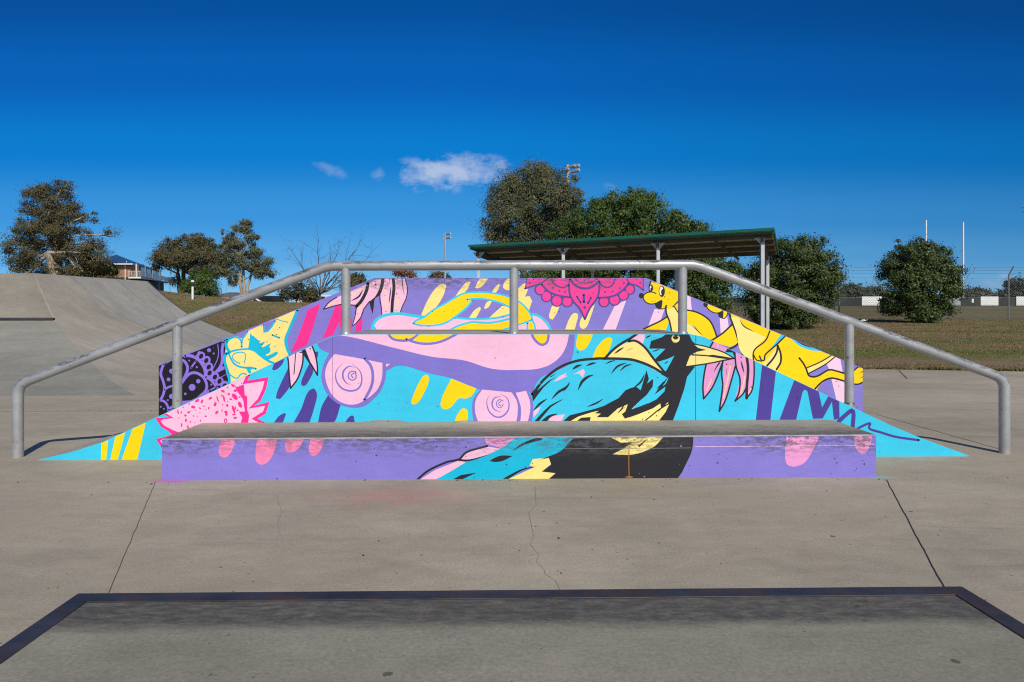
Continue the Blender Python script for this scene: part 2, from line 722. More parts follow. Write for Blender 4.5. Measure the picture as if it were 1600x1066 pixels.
def paint_wall(w):
    f, s, d = w.fill, w.line, w.dot
    # --- black lace corner
    f('navy', n4('50,380 1020,0 985,200 975,340 1010,480 1060,640 1060,1100 50,1100'), False)
    q = 1 / n4.s
    for p, wd in (('142,340 112,420 100,490 125,560 148,640 150,700 130,780 92,850', 36), ('150,705 200,670 260,652 330,652', 30),
                  ('80,850 140,860 180,900 205,960 212,1010', 32), ('205,985 240,950 290,925', 32),
                  ('160,330 260,280 395,292 440,322 470,380 468,440 440,510 400,590', 38),
                  ('385,620 440,540 500,482 570,466 640,490 700,540 735,620 735,690 700,745 630,800', 38),
                  ('430,235 480,228 560,246 630,292 690,370 718,450 720,530', 44), ('720,525 780,555 830,605 880,670', 38),
                  ('970,40 952,150 955,260 945,340 900,420 840,482 790,520', 38)):
        s('lav2', n4(p), wd * q)
    f('lav2', n4('385,905 400,858 520,850 620,800 700,745 770,700 770,800 400,960'), False)
    f('lav2', n4('545,215 640,165 700,200 680,260 600,240'), False)
    for x, y in ((660, 235), (735, 295), (770, 385), (780, 470), (855, 525), (915, 585), (985, 640)):
        d('lav2', n4([(x, y)])[0], 56 * q, 62 * q, 20)
    for x, y in ((660, 238), (732, 298), (766, 388), (778, 470), (852, 527), (915, 585), (985, 650)):
        d('navy', n4([(x, y)])[0], 28 * q, 38 * q, 30)
    f('navy', n4('545,205 620,170 600,215 575,240'), False)
    s('lav2', n4('890,70 902,180 890,270 850,360 820,420'), 12 * q)
    f('lav2', n4('940,370 985,385 985,420 880,470 870,440'), False)
    s('lav2', n4('1012,488 930,530'), 9 * q)
    for x, y, r in ((770, 155, 27), (835, 200, 14), (495, 298, 13), (600, 390, 14), (208, 560, 26), (250, 445, 34), (535, 670, 47),
                    (620, 585, 30), (440, 760, 18), (250, 795, 35), (197, 848, 13), (100, 940, 12), (143, 967, 12), (800, 632, 14)):
        d('lav2', n4([(x, y)])[0], r * q)
    s('lav2', n4('585,308 520,398'), 24 * q)
    s('lav2', n4('860,668 785,708'), 20 * q)
    # --- hand
    f('cream', k1('760,750 1000,640 1480,430 1405,640 1375,740 1410,900 1240,990 1050,1090 800,1220 735,1000 750,850'), False)
    q = 1 / m3.s
    s('cyan2', m3('150,290 130,380 150,440 185,492'), 46 * q)
    s('cyan2', m3('140,505 108,570 110,640 140,740 175,860 178,980'), 44 * q)
    s('cyan2', m3('140,335 200,280 280,258 338,288 362,340 365,412'), 28 * q)
    f('lav', m3('290,240 455,170 420,250 372,286'), False)
    s('cyan2', m3('368,345 382,285 420,235 458,175'), 22 * q)
    s('cyan2', m3('165,492 230,470 330,450 470,442 560,470 640,535 720,595 800,640 850,655'), 28 * q)
    f('cyan2', m3('495,195 525,240 545,240 562,262 600,290 612,305 660,320 625,345 660,352 690,330 720,338 665,400 685,415 740,388 770,368 812,350 785,400 800,440 800,480 770,510 725,530 750,545 810,520 870,488 905,482 915,510 870,552 800,590 772,602 850,640 790,655 700,600 620,520 540,455 462,442 478,330 488,250'), False)
    s('cyan2', m3('404,645 425,570 412,505 340,490 260,508 225,550 240,600 290,640 335,656'), 17 * q)
    s('cyan2', m3('160,495 200,580 240,650 310,700 400,722 500,722 582,740'), 28 * q)
    f('cyan2', m3('390,712 580,738 500,752 512,805 470,808 440,752'), False)
    s('cyan2', m3('160,800 230,860 300,885 340,832 390,810 430,824'), 20 * q)
    s('cyan2', m3('828,228 936,272'), 27 * q)
    f('lav', m3('700,60 900,-20 790,140 715,180'), False)
    s('cyan2', m3('696,70 706,180 760,168 820,100 872,15'), 26 * q, smooth=False)
    s('cyan2', k1('1500,430 1410,640 1375,740 1390,830 1425,910'), 30 / 6.66)
    s('cyan2', k1('1290,528 1340,545 1395,556'), 10 / 6.66)
    # --- magenta bars
    f('mag', k2('535,430 670,360 590,620 535,790 360,880 440,700 500,540'), False)
    f('mag', k2('825,390 890,370 890,545 862,560 800,690 690,730 760,570'), False)
    f('mag', k2('866,550 890,530 1000,520 1000,700 895,700'), False)
    f('lav', k2('1015,560 1062,540 1020,690 992,640'), False)
    f('mag', k2('1040,600 1080,520 1103,500 1110,560 1090,700 1020,700'), False)
    # --- hanging flower petals
    q = 1 / 6.6625
    f('pink', k2('703,422 760,350 840,300 960,250 1140,165 1190,140 1160,220 1110,320 1055,385 1000,380 890,370'))
    f('pink', k2('1170,160 1330,90 1305,200 1265,270 1165,360 1100,480 1040,570 1003,594 1035,450 1060,385 1110,320 1160,220'))
    f('pink', k2('1305,90 1555,95 1575,200 1565,300 1520,400 1500,480 1400,490 1310,492 1302,330 1288,260'))
    s('peach', k2('1345,200 1352,320 1352,450'), 15 * q)
    s('peach', k2('1490,300 1462,440'), 14 * q)
    s('peach', k2('1105,195 1060,240 985,275'), 13 * q)
    s('peach', k2('1105,365 1055,470'), 11 * q)
    s('peach', k2('740,385 850,340'), 9 * q)
    s('blk', k2('1165,150 1150,230 1100,330 1045,392'), 34 * q)
    s('blk', k2('703,422 760,350 840,298'), 11 * q)
    s('blk', k2('703,422 800,392 890,372 990,377 1050,382'), 11 * q)
    s('blk', k2('1112,220 1070,290 990,336'), 18 * q, 2)
    f('blk', k2('1305,95 1340,95 1322,200 1280,285 1243,305 1225,400 1215,474 1192,400 1178,345 1240,290 1285,200'))
    s('blk', k2('1180,342 1122,420 1090,510 1042,570 1004,594 1030,500 1048,395'), 11 * q, smooth=False)
    s('blk', k2('1292,262 1290,330 1305,400 1310,490'), 10 * q)
    s('blk', k2('1428,95 1436,200 1420,350 1414,470'), 32 * q)
    s('blk', k2('1550,95 1575,200 1565,300 1520,400 1498,470'), 10 * q)
    s('blk', k2('1405,190 1395,280 1385,362'), 12 * q, 2)
    s('blk', k2('1520,100 1530,200 1545,272'), 12 * q, 1)
    s('blk', k2('1385,95 1392,150'), 8 * q, 1)
    d('blk', k2('1245,165')[0], 11 * q)
    d('blk', k2('1465,262')[0], 7 * q)
    # --- cream dashes
    for p in ('650,492 720,330 800,210 870,157 915,165 892,260 820,385 700,500', '1005,295 1080,190 1140,135 1168,140 1130,220 1050,285',
              '1215,195 1260,110 1300,85 1360,85 1290,180 1232,206', '1385,250 1430,185 1468,155 1470,170 1420,255',
              '1508,200 1530,125 1580,85 1660,85 1660,200 1540,222', '1308,412 1340,345 1395,330 1350,405 1325,418',
              '1150,515 1210,430 1262,398 1275,412 1258,450 1210,520'):
        f('cream', k3(p), corner=75)
    f('cream', k3('1355,515 1500,385 1660,410 1660,500 1480,520'), False)
    f('cream', k4('590,215 640,165 690,140 658,215 702,212 668,292 715,285 742,335 708,440 590,350'), False)
    for p in ('955,385 1030,385 990,480 955,530 925,518 918,490 932,440', '1083,645 1130,520 1180,460 1212,465 1220,490 1205,560 1168,645',
              '1395,370 1352,500 1312,600 1280,627 1242,610 1245,540 1300,460'):
        f('cream', k4(p), corner=75)
    f('pale', k5('535,390 660,320 540,650 405,650'), False)
    f('pale', k5('950,420 1055,420 1000,580 870,640'), False)
    f('pale', n6('690,280 762,310 785,540 690,540'), False)
    f('pale', n6('1205,620 1318,620 1348,800 1222,900'), False)
    # --- mandala hanging from the top edge
    q = 1 / n5.s
    f('mand', n5('30,30 310,30 240,100 150,135 10,172'))
    for x, y, r in ((203, 192, 56), (286, 282, 56), (422, 338, 60), (558, 348, 58), (1042, 350, 56), (1180, 325, 60), (1300, 265, 54), (1384, 190, 50)):
        d('mdk', n5([(x, y)])[0], (r + 21) * q, (r + 21) * q)
    for x, y, r in ((203, 192, 56), (286, 282, 56), (422, 338, 60), (558, 348, 58), (1042, 350, 56), (1180, 325, 60), (1300, 265, 54), (1384, 190, 50)):
        d('mand', n5([(x, y)])[0], r * q, (r + 4) * q)
    f('mand', n5('300,30 600,30 595,292 520,282 400,252 300,192 232,130'))
    f('mand', n5('975,30 1360,30 1345,120 1270,200 1150,272 1000,295 975,290'))
    f('mand', n5('1325,30 1562,45 1558,190 1480,130 1380,112'))
    s('mdk', n5('30,30 10,160'), 16 * q)
    s('mdk', n5('2,176 110,142 220,105 305,40'), 22 * q)
    s('mdk', n5('225,125 285,192 365,242 470,276 600,292'), 26 * q)
    s('mdk', n5('970,300 1100,290 1200,260 1300,190 1362,110'), 26 * q)
    s('mdk', n5('350,30 372,100 420,140 490,165 560,140 592,80 600,30'), 21 * q)
    s('mdk', n5('985,100 1030,150 1100,162 1160,120 1192,30'), 21 * q)
    s('mdk', n5('1332,30 1380,108 1480,140 1562,200'), 20 * q)
    s('mdk', n5('1556,50 1557,195'), 14 * q)
    f('mand', n5('588,130 600,40 975,40 985,110 980,200 950,290 900,370 840,450 790,578 720,450 650,360 600,260'))
    s('mdk', n5('580,130 590,240 640,350 720,440 790,580'), 25 * q)
    s('mdk', n5('985,90 976,220 940,320 860,430 790,580'), 25 * q)
    s('mdk', n5('592,50 650,125 720,163 790,176 862,165 920,130 980,80'), 30 * q)
    s('mdk', n5('648,30 700,85 780,107 870,95 955,55'), 15 * q)
    s('mdk', n5('775,258 778,356'), 32 * q)
    s('mdk', n5('685,282 735,362'), 24 * q)
    s('mdk', n5('872,295 830,372'), 24 * q)
    d('mdk', n5('788,425')[0], 20 * q)
    for x, y in ((320, 115), (370, 170), (455, 210), (530, 220), (1055, 222), (1155, 215), (1250, 172), (1305, 105), (65, 105), (115, 52), (785, 72),
                 (840, 45), (1518, 102), (1470, 45)):
        d('mdk', n5([(x, y)])[0], 14 * q)
    # --- thong sandal: pink sole, yellow straps, cyan outline
    q = 1 / 6.6625
    f('pink', k3('150,720 150,590 210,520 310,482 430,472 560,490 700,505 1010,515 1150,525 1300,525 1450,512 1580,480 1700,468 1800,475 1900,500 1975,560 2035,720'), corner=80)
    f('cyan', k3('135,700 140,600 172,600 235,700'), False)
    s('cyan', k3('160,690 152,590 212,515 310,478 430,468 560,488 700,505'), 30 * q)
    s('cyan', k3('1000,512 1150,522 1300,522 1450,510 1600,472'), 22 * q)
    s('cyan', k3('1700,462 1786,472 1870,490 1955,558 2030,690'), 26 * q)
    f('yel', k3('575,565 640,530 700,500 780,435 900,370 1000,310 1100,265 1250,250 1400,262 1570,295 1680,355 1750,420 1790,480 1805,540 1770,555 1680,575 1600,560 1640,480 1580,402 1480,360 1350,325 1230,315 1185,325 1130,400 1000,500 900,560 780,585 650,585'), corner=80)
    f('yel', k3('930,670 1040,600 1180,568 1280,575 1400,575 1580,540 1700,530 1720,590 1580,615 1480,690'), corner=80)
    f('yel', k3('1765,565 1812,545 1835,600 1838,690 1765,690'), False)
    s('cyan', k3('575,568 600,540 690,500 780,430 900,365 1000,305 1100,258 1250,243 1400,255 1570,292 1680,350 1750,415 1795,480 1815,545 1838,600 1838,690'), 19 * q)
    s('cyan', k3('572,568 640,588 780,592 900,566 1000,506 1130,402 1188,330'), 20 * q)
    s('cyan', k3('1130,322 1230,312 1350,322 1480,356 1600,415'), 19 * q)
    s('cyan', k3('930,650 1040,596 1180,556 1280,562 1400,560 1580,520 1660,490'), 21 * q)
    s('cyan', k3('1430,680 1500,638 1600,608'), 20 * q)
    s('cyan', k3('1640,590 1730,562 1805,532'), 18 * q)
    s('cyan', k3('1760,565 1758,690'), 20 * q)
    # --- first yellow animal
    q = 1 / n6.s
    f('yel', n6('30,850 150,780 250,735 400,625 445,720 380,870'), False)
    f('cyan', n6('435,715 475,880 370,880'), False)
    f('cream', n6('395,500 520,460 560,540 640,650 720,720 940,910 480,910 460,720 400,600'), False)
    s('blk', n6('40,826 150,770 280,710 350,670 412,628'), 24 * q)
    f('yel', n6('640,520 705,532 800,545 900,578 1000,640 1080,720 1130,830 1180,960 930,960 850,820 700,715 640,660'), corner=80)
    f('cream', n6('640,660 700,712 760,760 935,930 640,930'), False)
    s('blk', n6('640,525 705,530 800,545 900,580 1000,640 1070,710 1120,810 1168,950'), 24 * q)
    s('blk', n6('810,755 870,840 950,910'), 14 * q, 2)
    f('yel', n6('510,470 590,420 660,520 640,660 560,550'), False)
    s('blk', n6('515,470 570,555 640,640'), 18 * q)
    f('yel', n6('160,92 420,170 660,270 640,380 560,400 530,440 490,482 430,522 400,472 350,512 318,520 330,400 310,380 240,425 150,435 80,392 52,340 70,285 120,260 150,240 140,180 150,120'), corner=70)
    s('blk', n6('390,470 400,580 440,680 465,780 485,900'), 24 * q)
    s('blk', n6('242,278 180,256 110,265 62,300 50,345 80,402 150,437 240,427 312,388'), 17 * q)
    d('blk', n6('20,312')[0], 38 * q, 42 * q)
    f('blk', n6('225,440 300,400 325,370 342,400 325,512 280,525 238,482'), False)
    s('blk', n6('325,515 380,500 405,455'), 15 * q)
    s('blk', n6('165,95 145,150 140,200 150,250'), 22 * q)
    d('blk', n6('166,196')[0], 34 * q, 54 * q)
    d('white', n6('160,196')[0], 14 * q, 36 * q, 5)
    d('blk', n6('168,212')[0], 11 * q, 26 * q)
    d('blk', n6('330,246')[0], 47 * q, 86 * q)
    d('white', n6('322,238')[0], 28 * q, 66 * q, 4)
    d('blk', n6('345,262')[0], 26 * q, 50 * q)
    s('blk', n6('575,395 522,452 495,482'), 15 * q)
    d('blk', n6('182,398')[0], 8 * q)
    d('blk', n6('226,394')[0], 8 * q)
    # --- second yellow animal
    f('yel', n6('1000,430 1010,400 1270,500 1420,560 1340,560 1310,602 1280,652 1252,655 1262,545 1200,570 1120,566 1040,512'), corner=80)
    d('blk', n6('993,446')[0], 35 * q, 38 * q)
    s('blk', n6('1000,468 1050,530 1130,571 1200,568 1268,528'), 15 * q)
    f('blk', n6('1172,578 1265,545 1258,645 1212,650'), False)
    s('blk', n6('1195,625 1270,660 1310,622 1328,560'), 15 * q)
    q = 1 / 6.6625
    f('yel', k7('-20,20 590,262 1105,472 1000,570 800,640 825,715 870,728 930,712 1030,652 1190,692 1310,660 1310,800 1190,778 1060,742 990,772 920,840 900,960 480,760 240,600 127,480 85,330 40,180'), corner=50)
    f('yel', k6('962,585 1022,775 940,815 740,760 860,665'), False)
    s('blk', k6('760,738 860,672 962,578'), 18 * q)
    s('blk', k6('925,450 960,560 1000,660 1030,770 1070,900'), 22 * q)
    s('blk', k6('930,835 985,812 1022,778'), 20 * q)
    f('cream', k6('948,505 1030,515 1080,592 1180,652 1310,715 1200,830 1180,950 1060,880 1000,650'), corner=80)
    s('blk', k6('1038,525 1080,598 1185,656'), 12 * q, 2)
    f('cream', k7('495,400 522,470 532,560 490,700 320,620 440,480'), False)
    f('yel', k7('415,248 592,268 490,392 372,492 362,552 330,562 280,555 235,560 250,455 370,352'), corner=80)
    f('cyan', k7('555,255 605,278 500,385 430,430'), False)
    s('blk', k7('418,250 372,350 270,432 245,490 250,560'), 15 * q)
    s('blk', k7('250,500 280,550 330,562'), 13 * q)
    s('blk', k7('312,510 330,552 362,550 368,500 430,440 500,380 605,275'), 16 * q)
    s('blk', k7('500,400 490,470 450,540 390,610'), 20 * q)
    s('blk', k7('500,400 530,480 532,570 488,650'), 20 * q)
    f('lav', k7('610,270 1000,420 870,425 760,385'), False)
    f('cyan', k7('598,275 700,355 800,402 900,422 980,412 1035,440 960,456 850,450 740,412 660,350'), corner=80)
    s('blk', k7('630,280 700,350 800,402 900,420 965,412'), 15 * q)
    f('pale', k7('1008,590 1125,480 1142,478 1176,672 1038,652'), False)
    f('lav', k7('820,700 1000,592 1018,655 930,700 860,720'), False)
    f('cream', k7('800,642 950,565 1110,470 1135,485 1000,595 815,695'), False)
    s('blk', k7('798,635 950,568 1112,470'), 13 * q)
    s('blk', k7('815,695 1000,594 1135,484'), 13 * q)
    f('pale', k7('1058,742 1190,778 1230,1000 1120,1000'), False)
    s('blk', k7('725,530 770,590 800,650 822,710 870,727 930,712 1030,655 1110,665 1240,705'), 18 * q)
    s('blk', k7('890,850 960,780 1040,742 1110,746 1240,785'), 18 * q)
    f('yel', k7('1200,690 1310,650 1345,615 1400,598 1400,780 1340,802 1200,780'), False)
    s('blk', k7('1290,665 1340,622 1400,598'), 15 * q)
    s('blk', k7('1290,800 1340,802 1400,775'), 15 * q)
    s('blk', k7('1352,692 1395,662'), 11 * q, -1)
    s('blk', k7('1358,742 1395,720'), 11 * q, -1)


def paint_ramp(w):
    f, s, d = w.fill, w.line, w.dot
    for p in ('737,470 797,450 775,665 735,665', '858,420 942,385 866,665 806,665', '1008,345 1112,305 1030,665 896,665'):
        f('yel', l1(p), False)
    # --- dark purple leaf strokes
    q = 1 / 6.6625
    for p in ('300,380 330,310 440,245 405,330 345,385 315,392', '340,680 350,630 400,510 470,365 490,540 420,650 375,692', '605,540 640,420 690,320 730,380 690,490 640,553 618,555',
              '748,200 780,195 776,250 765,275', '515,950 600,800 690,600 735,578 765,620 740,780 685,950', '775,950 820,760 890,640 940,690 1015,755 925,950',
              '310,950 370,870 430,834 446,850 395,950', '1048,950 1125,862 1150,865 1165,950'):
        f('dpur', l2(p), corner=70)
    # --- pink prickly creature
    q = 1 / n7.s
    f('pink', n7('130,440 1160,-40 1130,70 1405,25 1365,200 1220,380 1415,335 1360,450 1260,520 1370,580 1340,720 120,860 60,790 290,690 120,600 60,520 220,500'), False)
    s('mag', n7('112,440 222,500 48,520 100,600 180,650 292,690 180,745 55,780 110,860'), 32 * q, smooth=False)
    f('mag', n7('30,505 120,512 105,540 85,540 130,600 290,682 305,700 240,720 170,660 100,620'), False)
    s('mag', n7('1190,-40 1140,62 1412,18 1385,140 1320,280 1222,372 1422,328 1385,440 1262,515 1375,575'), 42 * q, smooth=False)
    s('mag', n7('500,275 740,165 960,65'), 10 * q)
    f('mag', n7('1000,85 1040,120 1128,85 1140,220 1172,240 1170,400 1195,480 1180,580 1085,580 1108,500 1065,425 1142,425 1120,280 1088,232 1050,180'), False)
    for b in ((305, 430, 9, 30, -10), (345, 437, 9, 18, 20), (440, 435, 22, 13, -25), (398, 475, 16, 15), (445, 330, 10, 12), (370, 375, 10, 6), (545, 290, 32, 16, -35),
              (605, 300, 13, 28, 25), (495, 370, 28, 18, 15), (580, 385, 18, 10, 40), (630, 358, 18, 7), (655, 398, 8, 8), (690, 383, 10, 18, 10), (710, 260, 26, 15, -35),
              (800, 270, 9, 42, -20), (770, 335, 17, 28, 15), (790, 437, 26, 16, -45), (855, 413, 8, 17), (860, 340, 7, 12), (880, 265, 12, 42, -12), (855, 228, 14, 10),
              (865, 168, 24, 14, 10), (880, 180, 8, 16), (925, 125, 11, 12), (990, 100, 14, 26, -45), (940, 207, 17, 14), (1020, 165, 22, 16), (965, 272, 20, 11, 20),
              (925, 300, 8, 8), (920, 350, 15, 20), (1015, 240, 26, 48, -40), (1080, 340, 22, 42, -25), (1000, 400, 16, 54, -20), (1020, 380, 9, 24), (905, 432, 22, 16),
              (910, 462, 16, 20), (1005, 462, 24, 11), (1050, 410, 12, 14), (1020, 505, 26, 13, -10), (900, 540, 23, 28), (650, 485, 17, 10, 20), (580, 440, 7, 9),
              (525, 408, 14, 6), (470, 412, 6, 5), (405, 535, 12, 24), (460, 555, 6, 18, 15), (318, 510, 4, 18), (350, 595, 9, 28), (430, 620, 11, 27, -25), (510, 615, 15, 13, -20),
              (568, 600, 12, 18, 25), (585, 540, 8, 14), (510, 560, 6, 6), (545, 487, 8, 6), (500, 480, 8, 14, -30), (375, 660, 7, 12), (415, 660, 6, 8), (1075, 245, 14, 10)):
        d('mag', n7([b[:2]])[0], b[2] * q, b[3] * q, b[4] if len(b) > 4 else 0)
    d('pink', n7('900,542')[0], 9 * q, 14 * q)
    # --- pink leaves on the left
    q = 1 / 6.6625
    f('pink', l2('455,240 625,155 622,280 592,420 550,510 495,572 478,450'), False)
    f('pink', l2('630,150 705,115 752,260 775,432 700,320 640,210'), False)
    s('peach', l2('552,215 548,300 538,400'), 10 * q)
    s('blk', l2('458,235 470,300 480,450 493,578'), 16 * q)
    s('blk', l2('493,578 560,490 600,390 622,290 622,150'), 16 * q)
    s('blk', l2('548,190 540,300 528,432'), 10 * q)
    f('blk', l2('605,165 640,150 705,320 690,325 640,250 612,212'), False)
    s('blk', l2('590,205 640,200'), 12 * q)
    s('blk', l2('705,112 745,210 770,330 773,442'), 16 * q)
    s('blk', l2('773,442 720,352 650,240'), 16 * q)
    d('blk', l2('698,168')[0], 8 * q)
    # --- skateboard seen from the side
    f('bar', l2('760,80 830,40 900,5 1080,5 1600,165') + l3('500,250 840,290 1100,370 1250,388 1420,388') + l4('0,388 270,375 400,330 500,250 560,150 600,0 655,0 648,150 635,230 600,320 400,420 300,470 200,640')
      + l3('1540,640 1480,605 1350,615 1000,592 960,580 700,475 480,425 130,345 70,375 20,400') + l2('1480,410 1480,310 1250,270 890,210 800,165 775,130'), corner=70)
    f('pink', l2('910,20 1080,38 1600,165') + l3('500,250 840,290 1100,370 1250,388 1420,388') + l4('0,388 270,375 400,330 500,250 560,150 600,-15'), corner=70)
    f('yel', l3('50,-20 380,-20 280,66 150,66 88,50'), False)
    s('bar', l3('30,-15 85,60 180,82 285,68 400,-15'), 26 * q)
    f('yel', l3('410,-15 800,-15 640,70 500,102 400,102 300,76'), False)
    s('bar', l3('230,68 350,106 480,114 620,82 810,-15'), 26 * q)
    f('yel', k4('735,650 905,650 890,760 840,782 780,752'), corner=80)
    s('bar', k4('730,660 770,740 840,792 900,760 918,650'), 27 * q)
    # wheels
    f('bar', l2('815,420 848,300 895,210 1250,265 1485,310 1485,450 1440,590 1350,700 1240,772 1100,778 960,722 868,630 822,520'), corner=50)
    f('pink', l2('852,430 880,320 950,222 1250,275 1450,315 1442,480 1390,600 1280,692 1170,746 1050,736 940,665 880,560'), corner=50)
    s('bar', l2('1262,265 1330,350 1350,460 1330,570 1262,700'), 30 * q)
    s('bar', l2('1035,318 970,400 970,500 1030,580 1120,606 1200,580 1235,500 1215,400 1130,322'), 19 * q, 2)
    s('bar', l2('1160,362 1100,350 1045,400 1040,470 1080,530 1122,536'), 19 * q, 2)
    s('bar', l2('1170,410 1130,400 1096,430 1100,475 1140,495 1174,470 1170,410'), 13 * q)
    s('bar', l2('1152,425 1122,440 1142,466'), 11 * q)
    f('pink', l2('1485,322 1530,326 1490,358'), False)
    f('bar', l3('1005,585 1350,608 1490,600 1540,680 1555,800 1535,950 935,950 918,800 930,690'), corner=50)
    f('pink', l3('1022,592 1330,622 1385,720 1390,850 1372,950 990,950 950,830 955,700'), corner=50)
    f('pink', l3('1372,625 1480,605 1520,720 1520,820 1490,950 1418,950 1425,780'), corner=50)
    s('bar', l3('1095,650 1070,720 1090,810 1150,870 1220,876 1285,820 1302,740 1270,670 1205,638'), 17 * q, 2)
    s('bar', l3('1220,664 1150,680 1125,740 1150,800 1222,826'), 15 * q, 2)
    s('bar', l3('1238,710 1200,696 1170,730 1180,770 1215,782 1240,745'), 10 * q)
    s('bar', l3('1215,716 1190,740 1212,760'), 9 * q)
    # --- yellow leaf strokes
    f('yel', l3('285,735 310,640 370,510 425,440 455,440 470,470 462,520 420,620 350,730 310,748 292,745'), corner=80)
    f('yel', l3('700,478 960,580 910,660 840,688 790,680 690,780 635,798 592,770 600,690'), corner=65)
    f('yel', l3('730,950 770,840 825,786 858,795 865,950'), corner=75)
    f('yel', l4('668,120 695,-10 852,-10 800,115 745,178 710,188 680,170'), corner=75)
    f('yel', l4('830,275 880,160 955,72 1020,48 1044,65 1035,110 1000,200 955,275'), corner=75)
    # --- pink leaves right of the beak
    for p in ('765,70 940,150 890,200 735,152', '685,325 850,300 800,420 740,600 662,685 655,520', '862,300 985,260 982,380 932,600 870,740 822,815 850,600 868,440',
              '965,160 1105,230 1112,400 1100,560 1060,640 988,708 1040,500 1000,370', '1125,240 1188,268 1192,450 1180,580 1108,682 1128,450'):
        f('orchid', l5(p), False)
    s('peach', l5('750,470 690,610'), 11 * q)
    s('peach', l5('945,330 905,520 865,700'), 13 * q)
    s('peach', l5('1092,440 1075,540 1045,640'), 11 * q)
    s('peach', l5('822,100 800,160'), 9 * q)
    s('peach', l5('1165,560 1125,640'), 9 * q)
    s('blk', l5('690,325 670,420 655,560 662,688'), 17 * q)
    s('blk', l5('662,688 740,590 800,470 855,320'), 17 * q)
    s('blk', l5('862,300 848,420 860,560 825,818'), 17 * q)
    s('blk', l5('825,818 890,700 950,500 992,350'), 17 * q)
    s('blk', l5('985,180 1000,350 1040,480 1030,620 990,712'), 17 * q)
    s('blk', l5('990,712 1070,640 1110,560'), 16 * q)
    s('blk', l5('1108,230 1125,380 1112,560 1110,682'), 28 * q)
    s('blk', l5('1186,265 1187,450 1165,600 1108,684'), 16 * q)
    s('blk', l5('772,75 728,155'), 18 * q)
    f('blk', l5('888,200 925,140 972,150 992,270 962,205 930,205'), False)
    s('blk', l5('830,310 795,360 768,415'), 16 * q, 1)
    s('blk', l5('1050,290 1065,350 1082,418'), 16 * q, 2)
    s('blk', l5('905,370 898,440'), 18 * q, 2)
    for p in ('803,93', '1053,255', '902,328'):
        d('blk', l5(p)[0], 8 * q)
    # --- purple bars and scribble
    f('dpur', l5('1275,300 1420,360 1355,930 1203,930'), False)
    q = 1 / l6.s
    f('dpur', l6('290,125 445,200 478,352 530,255 600,275 602,430 562,440 548,310 482,430 412,432 374,238 362,226 350,226 338,242 290,450 170,450'), False)
    s('dpur', l6('585,462 640,410 690,372 702,400 695,500'), 30 * q)
    s('dpur', l6('715,512 770,482 822,464 815,502 900,530 1000,560 1100,576 1168,584'), 17 * q)
    # --- blue bird with a black head
    q = 1 / 6.6625
    f('pink', l4('1240,70 1310,-10 1378,-10 1380,60 1360,118'), False)
    f('cream', l4('985,268 1080,170 1180,110 1270,92 1350,118 1420,200 1500,300 1592,428 1450,352 1320,296 1200,272'), corner=80)
    f('pink', l4('1398,335 1455,350 1530,402 1500,400'), False)
    for p in ('430,515 500,450 575,415 545,445 580,450 480,498', '635,435 742,378 757,400 737,470 700,428', '400,930 380,875 550,848 500,930', '225,820 300,770 270,830 225,880'):
        f('pink', l4(p), corner=80)
    f('cyan', k6('50,690 130,670 380,670 130,740 90,830 60,780'), False)
    f('blk', n1('308,350 390,230 520,100 660,-20 580,80 450,200 385,310 470,240 560,160 690,80 600,155 490,260 400,375 328,475'), False)
    s('blk', l4('208,640 245,600 330,490 450,390 560,330 700,288 850,272 950,268 1200,275 1320,300 1450,352 1610,445'), 27 * q)
    s('blk', l4('400,460 460,425'), 12 * q, 1)
    s('blk', l4('962,272 1050,180 1150,105 1230,60 1320,0'), 26 * q)
    s('blk', l4('1215,90 1270,82 1330,108 1400,172 1480,280 1610,440'), 24 * q)
    s('blk', l4('1162,152 1115,180 1065,220'), 16 * q, 2)
    for p, wd in (('628,382 680,348 728,335', 26), ('775,345 820,325 878,312', 22), ('975,325 1020,302 1075,288', 14), ('1030,428 1100,350 1195,313', 20),
                  ('1125,398 1180,348 1245,328', 18), ('688,595 730,510 790,460 850,438', 30), ('600,518 560,570 480,620 412,692', 26), ('535,610 570,565 602,520', 20),
                  ('365,688 290,740 222,812', 24), ('780,772 880,732 950,688', 18), ('1260,580 1340,512 1380,430', 20), ('1185,190 1230,172 1260,160', 4)):
        s('blk', l4(p), wd * q, 2)
    s('blk', l4('525,695 440,742 380,785 240,940'), 36 * q, -1)
    s('blk', l4('470,845 390,872 310,945'), 46 * q, -1)
    f('cream', l4('540,950 700,870 900,805 1000,790 1200,745 1560,700 1620,740 1620,950'), False)
    f('blk', l4('500,950 600,860 720,830 870,790 960,760 1060,706 1110,680 1180,600 1225,580 1290,560 1340,600 1400,390 1425,480 1405,530 1470,480 1465,560 1400,650 1340,700 1260,780 1240,800 1380,745 1500,700 1600,620 1620,740 1540,735 1450,810 1330,872 1190,895 1232,872 1140,850 1180,820 1205,745 1100,790 1000,880 880,880 925,842 860,840 905,812 830,828 690,872 560,950'), False)
    f('cyan', l4('1340,705 1420,640 1500,560 1605,440 1605,600 1490,680 1400,740 1250,800 1290,750'), False)
    f('blk', l4('640,945 720,885 820,878 805,945'), False)
    s('blk', l4('1180,768 1110,832'), 18 * q, 2)
    f('blk', n2('620,92 740,50 820,-10 1030,-10 1075,90 1137,150 1137,200 1065,245 1015,370 1110,376 1020,490 990,620 930,800 850,1010 620,1010 700,880 720,800 640,832 520,882 330,955 300,910 400,850 560,800 700,700 780,600 700,690 590,790 720,590 800,500 730,460 790,420 840,330 880,255 800,292 700,322 660,300 780,178 600,176'), False)
    f('cyan', n2('580,790 640,700 780,600 770,650 680,740'), False)
    s('cyan', n2('812,498 780,560 750,590'), 14 / 7.1, 2)
    f('cyan', n2('405,850 470,790 560,775 520,800 420,848'), False)
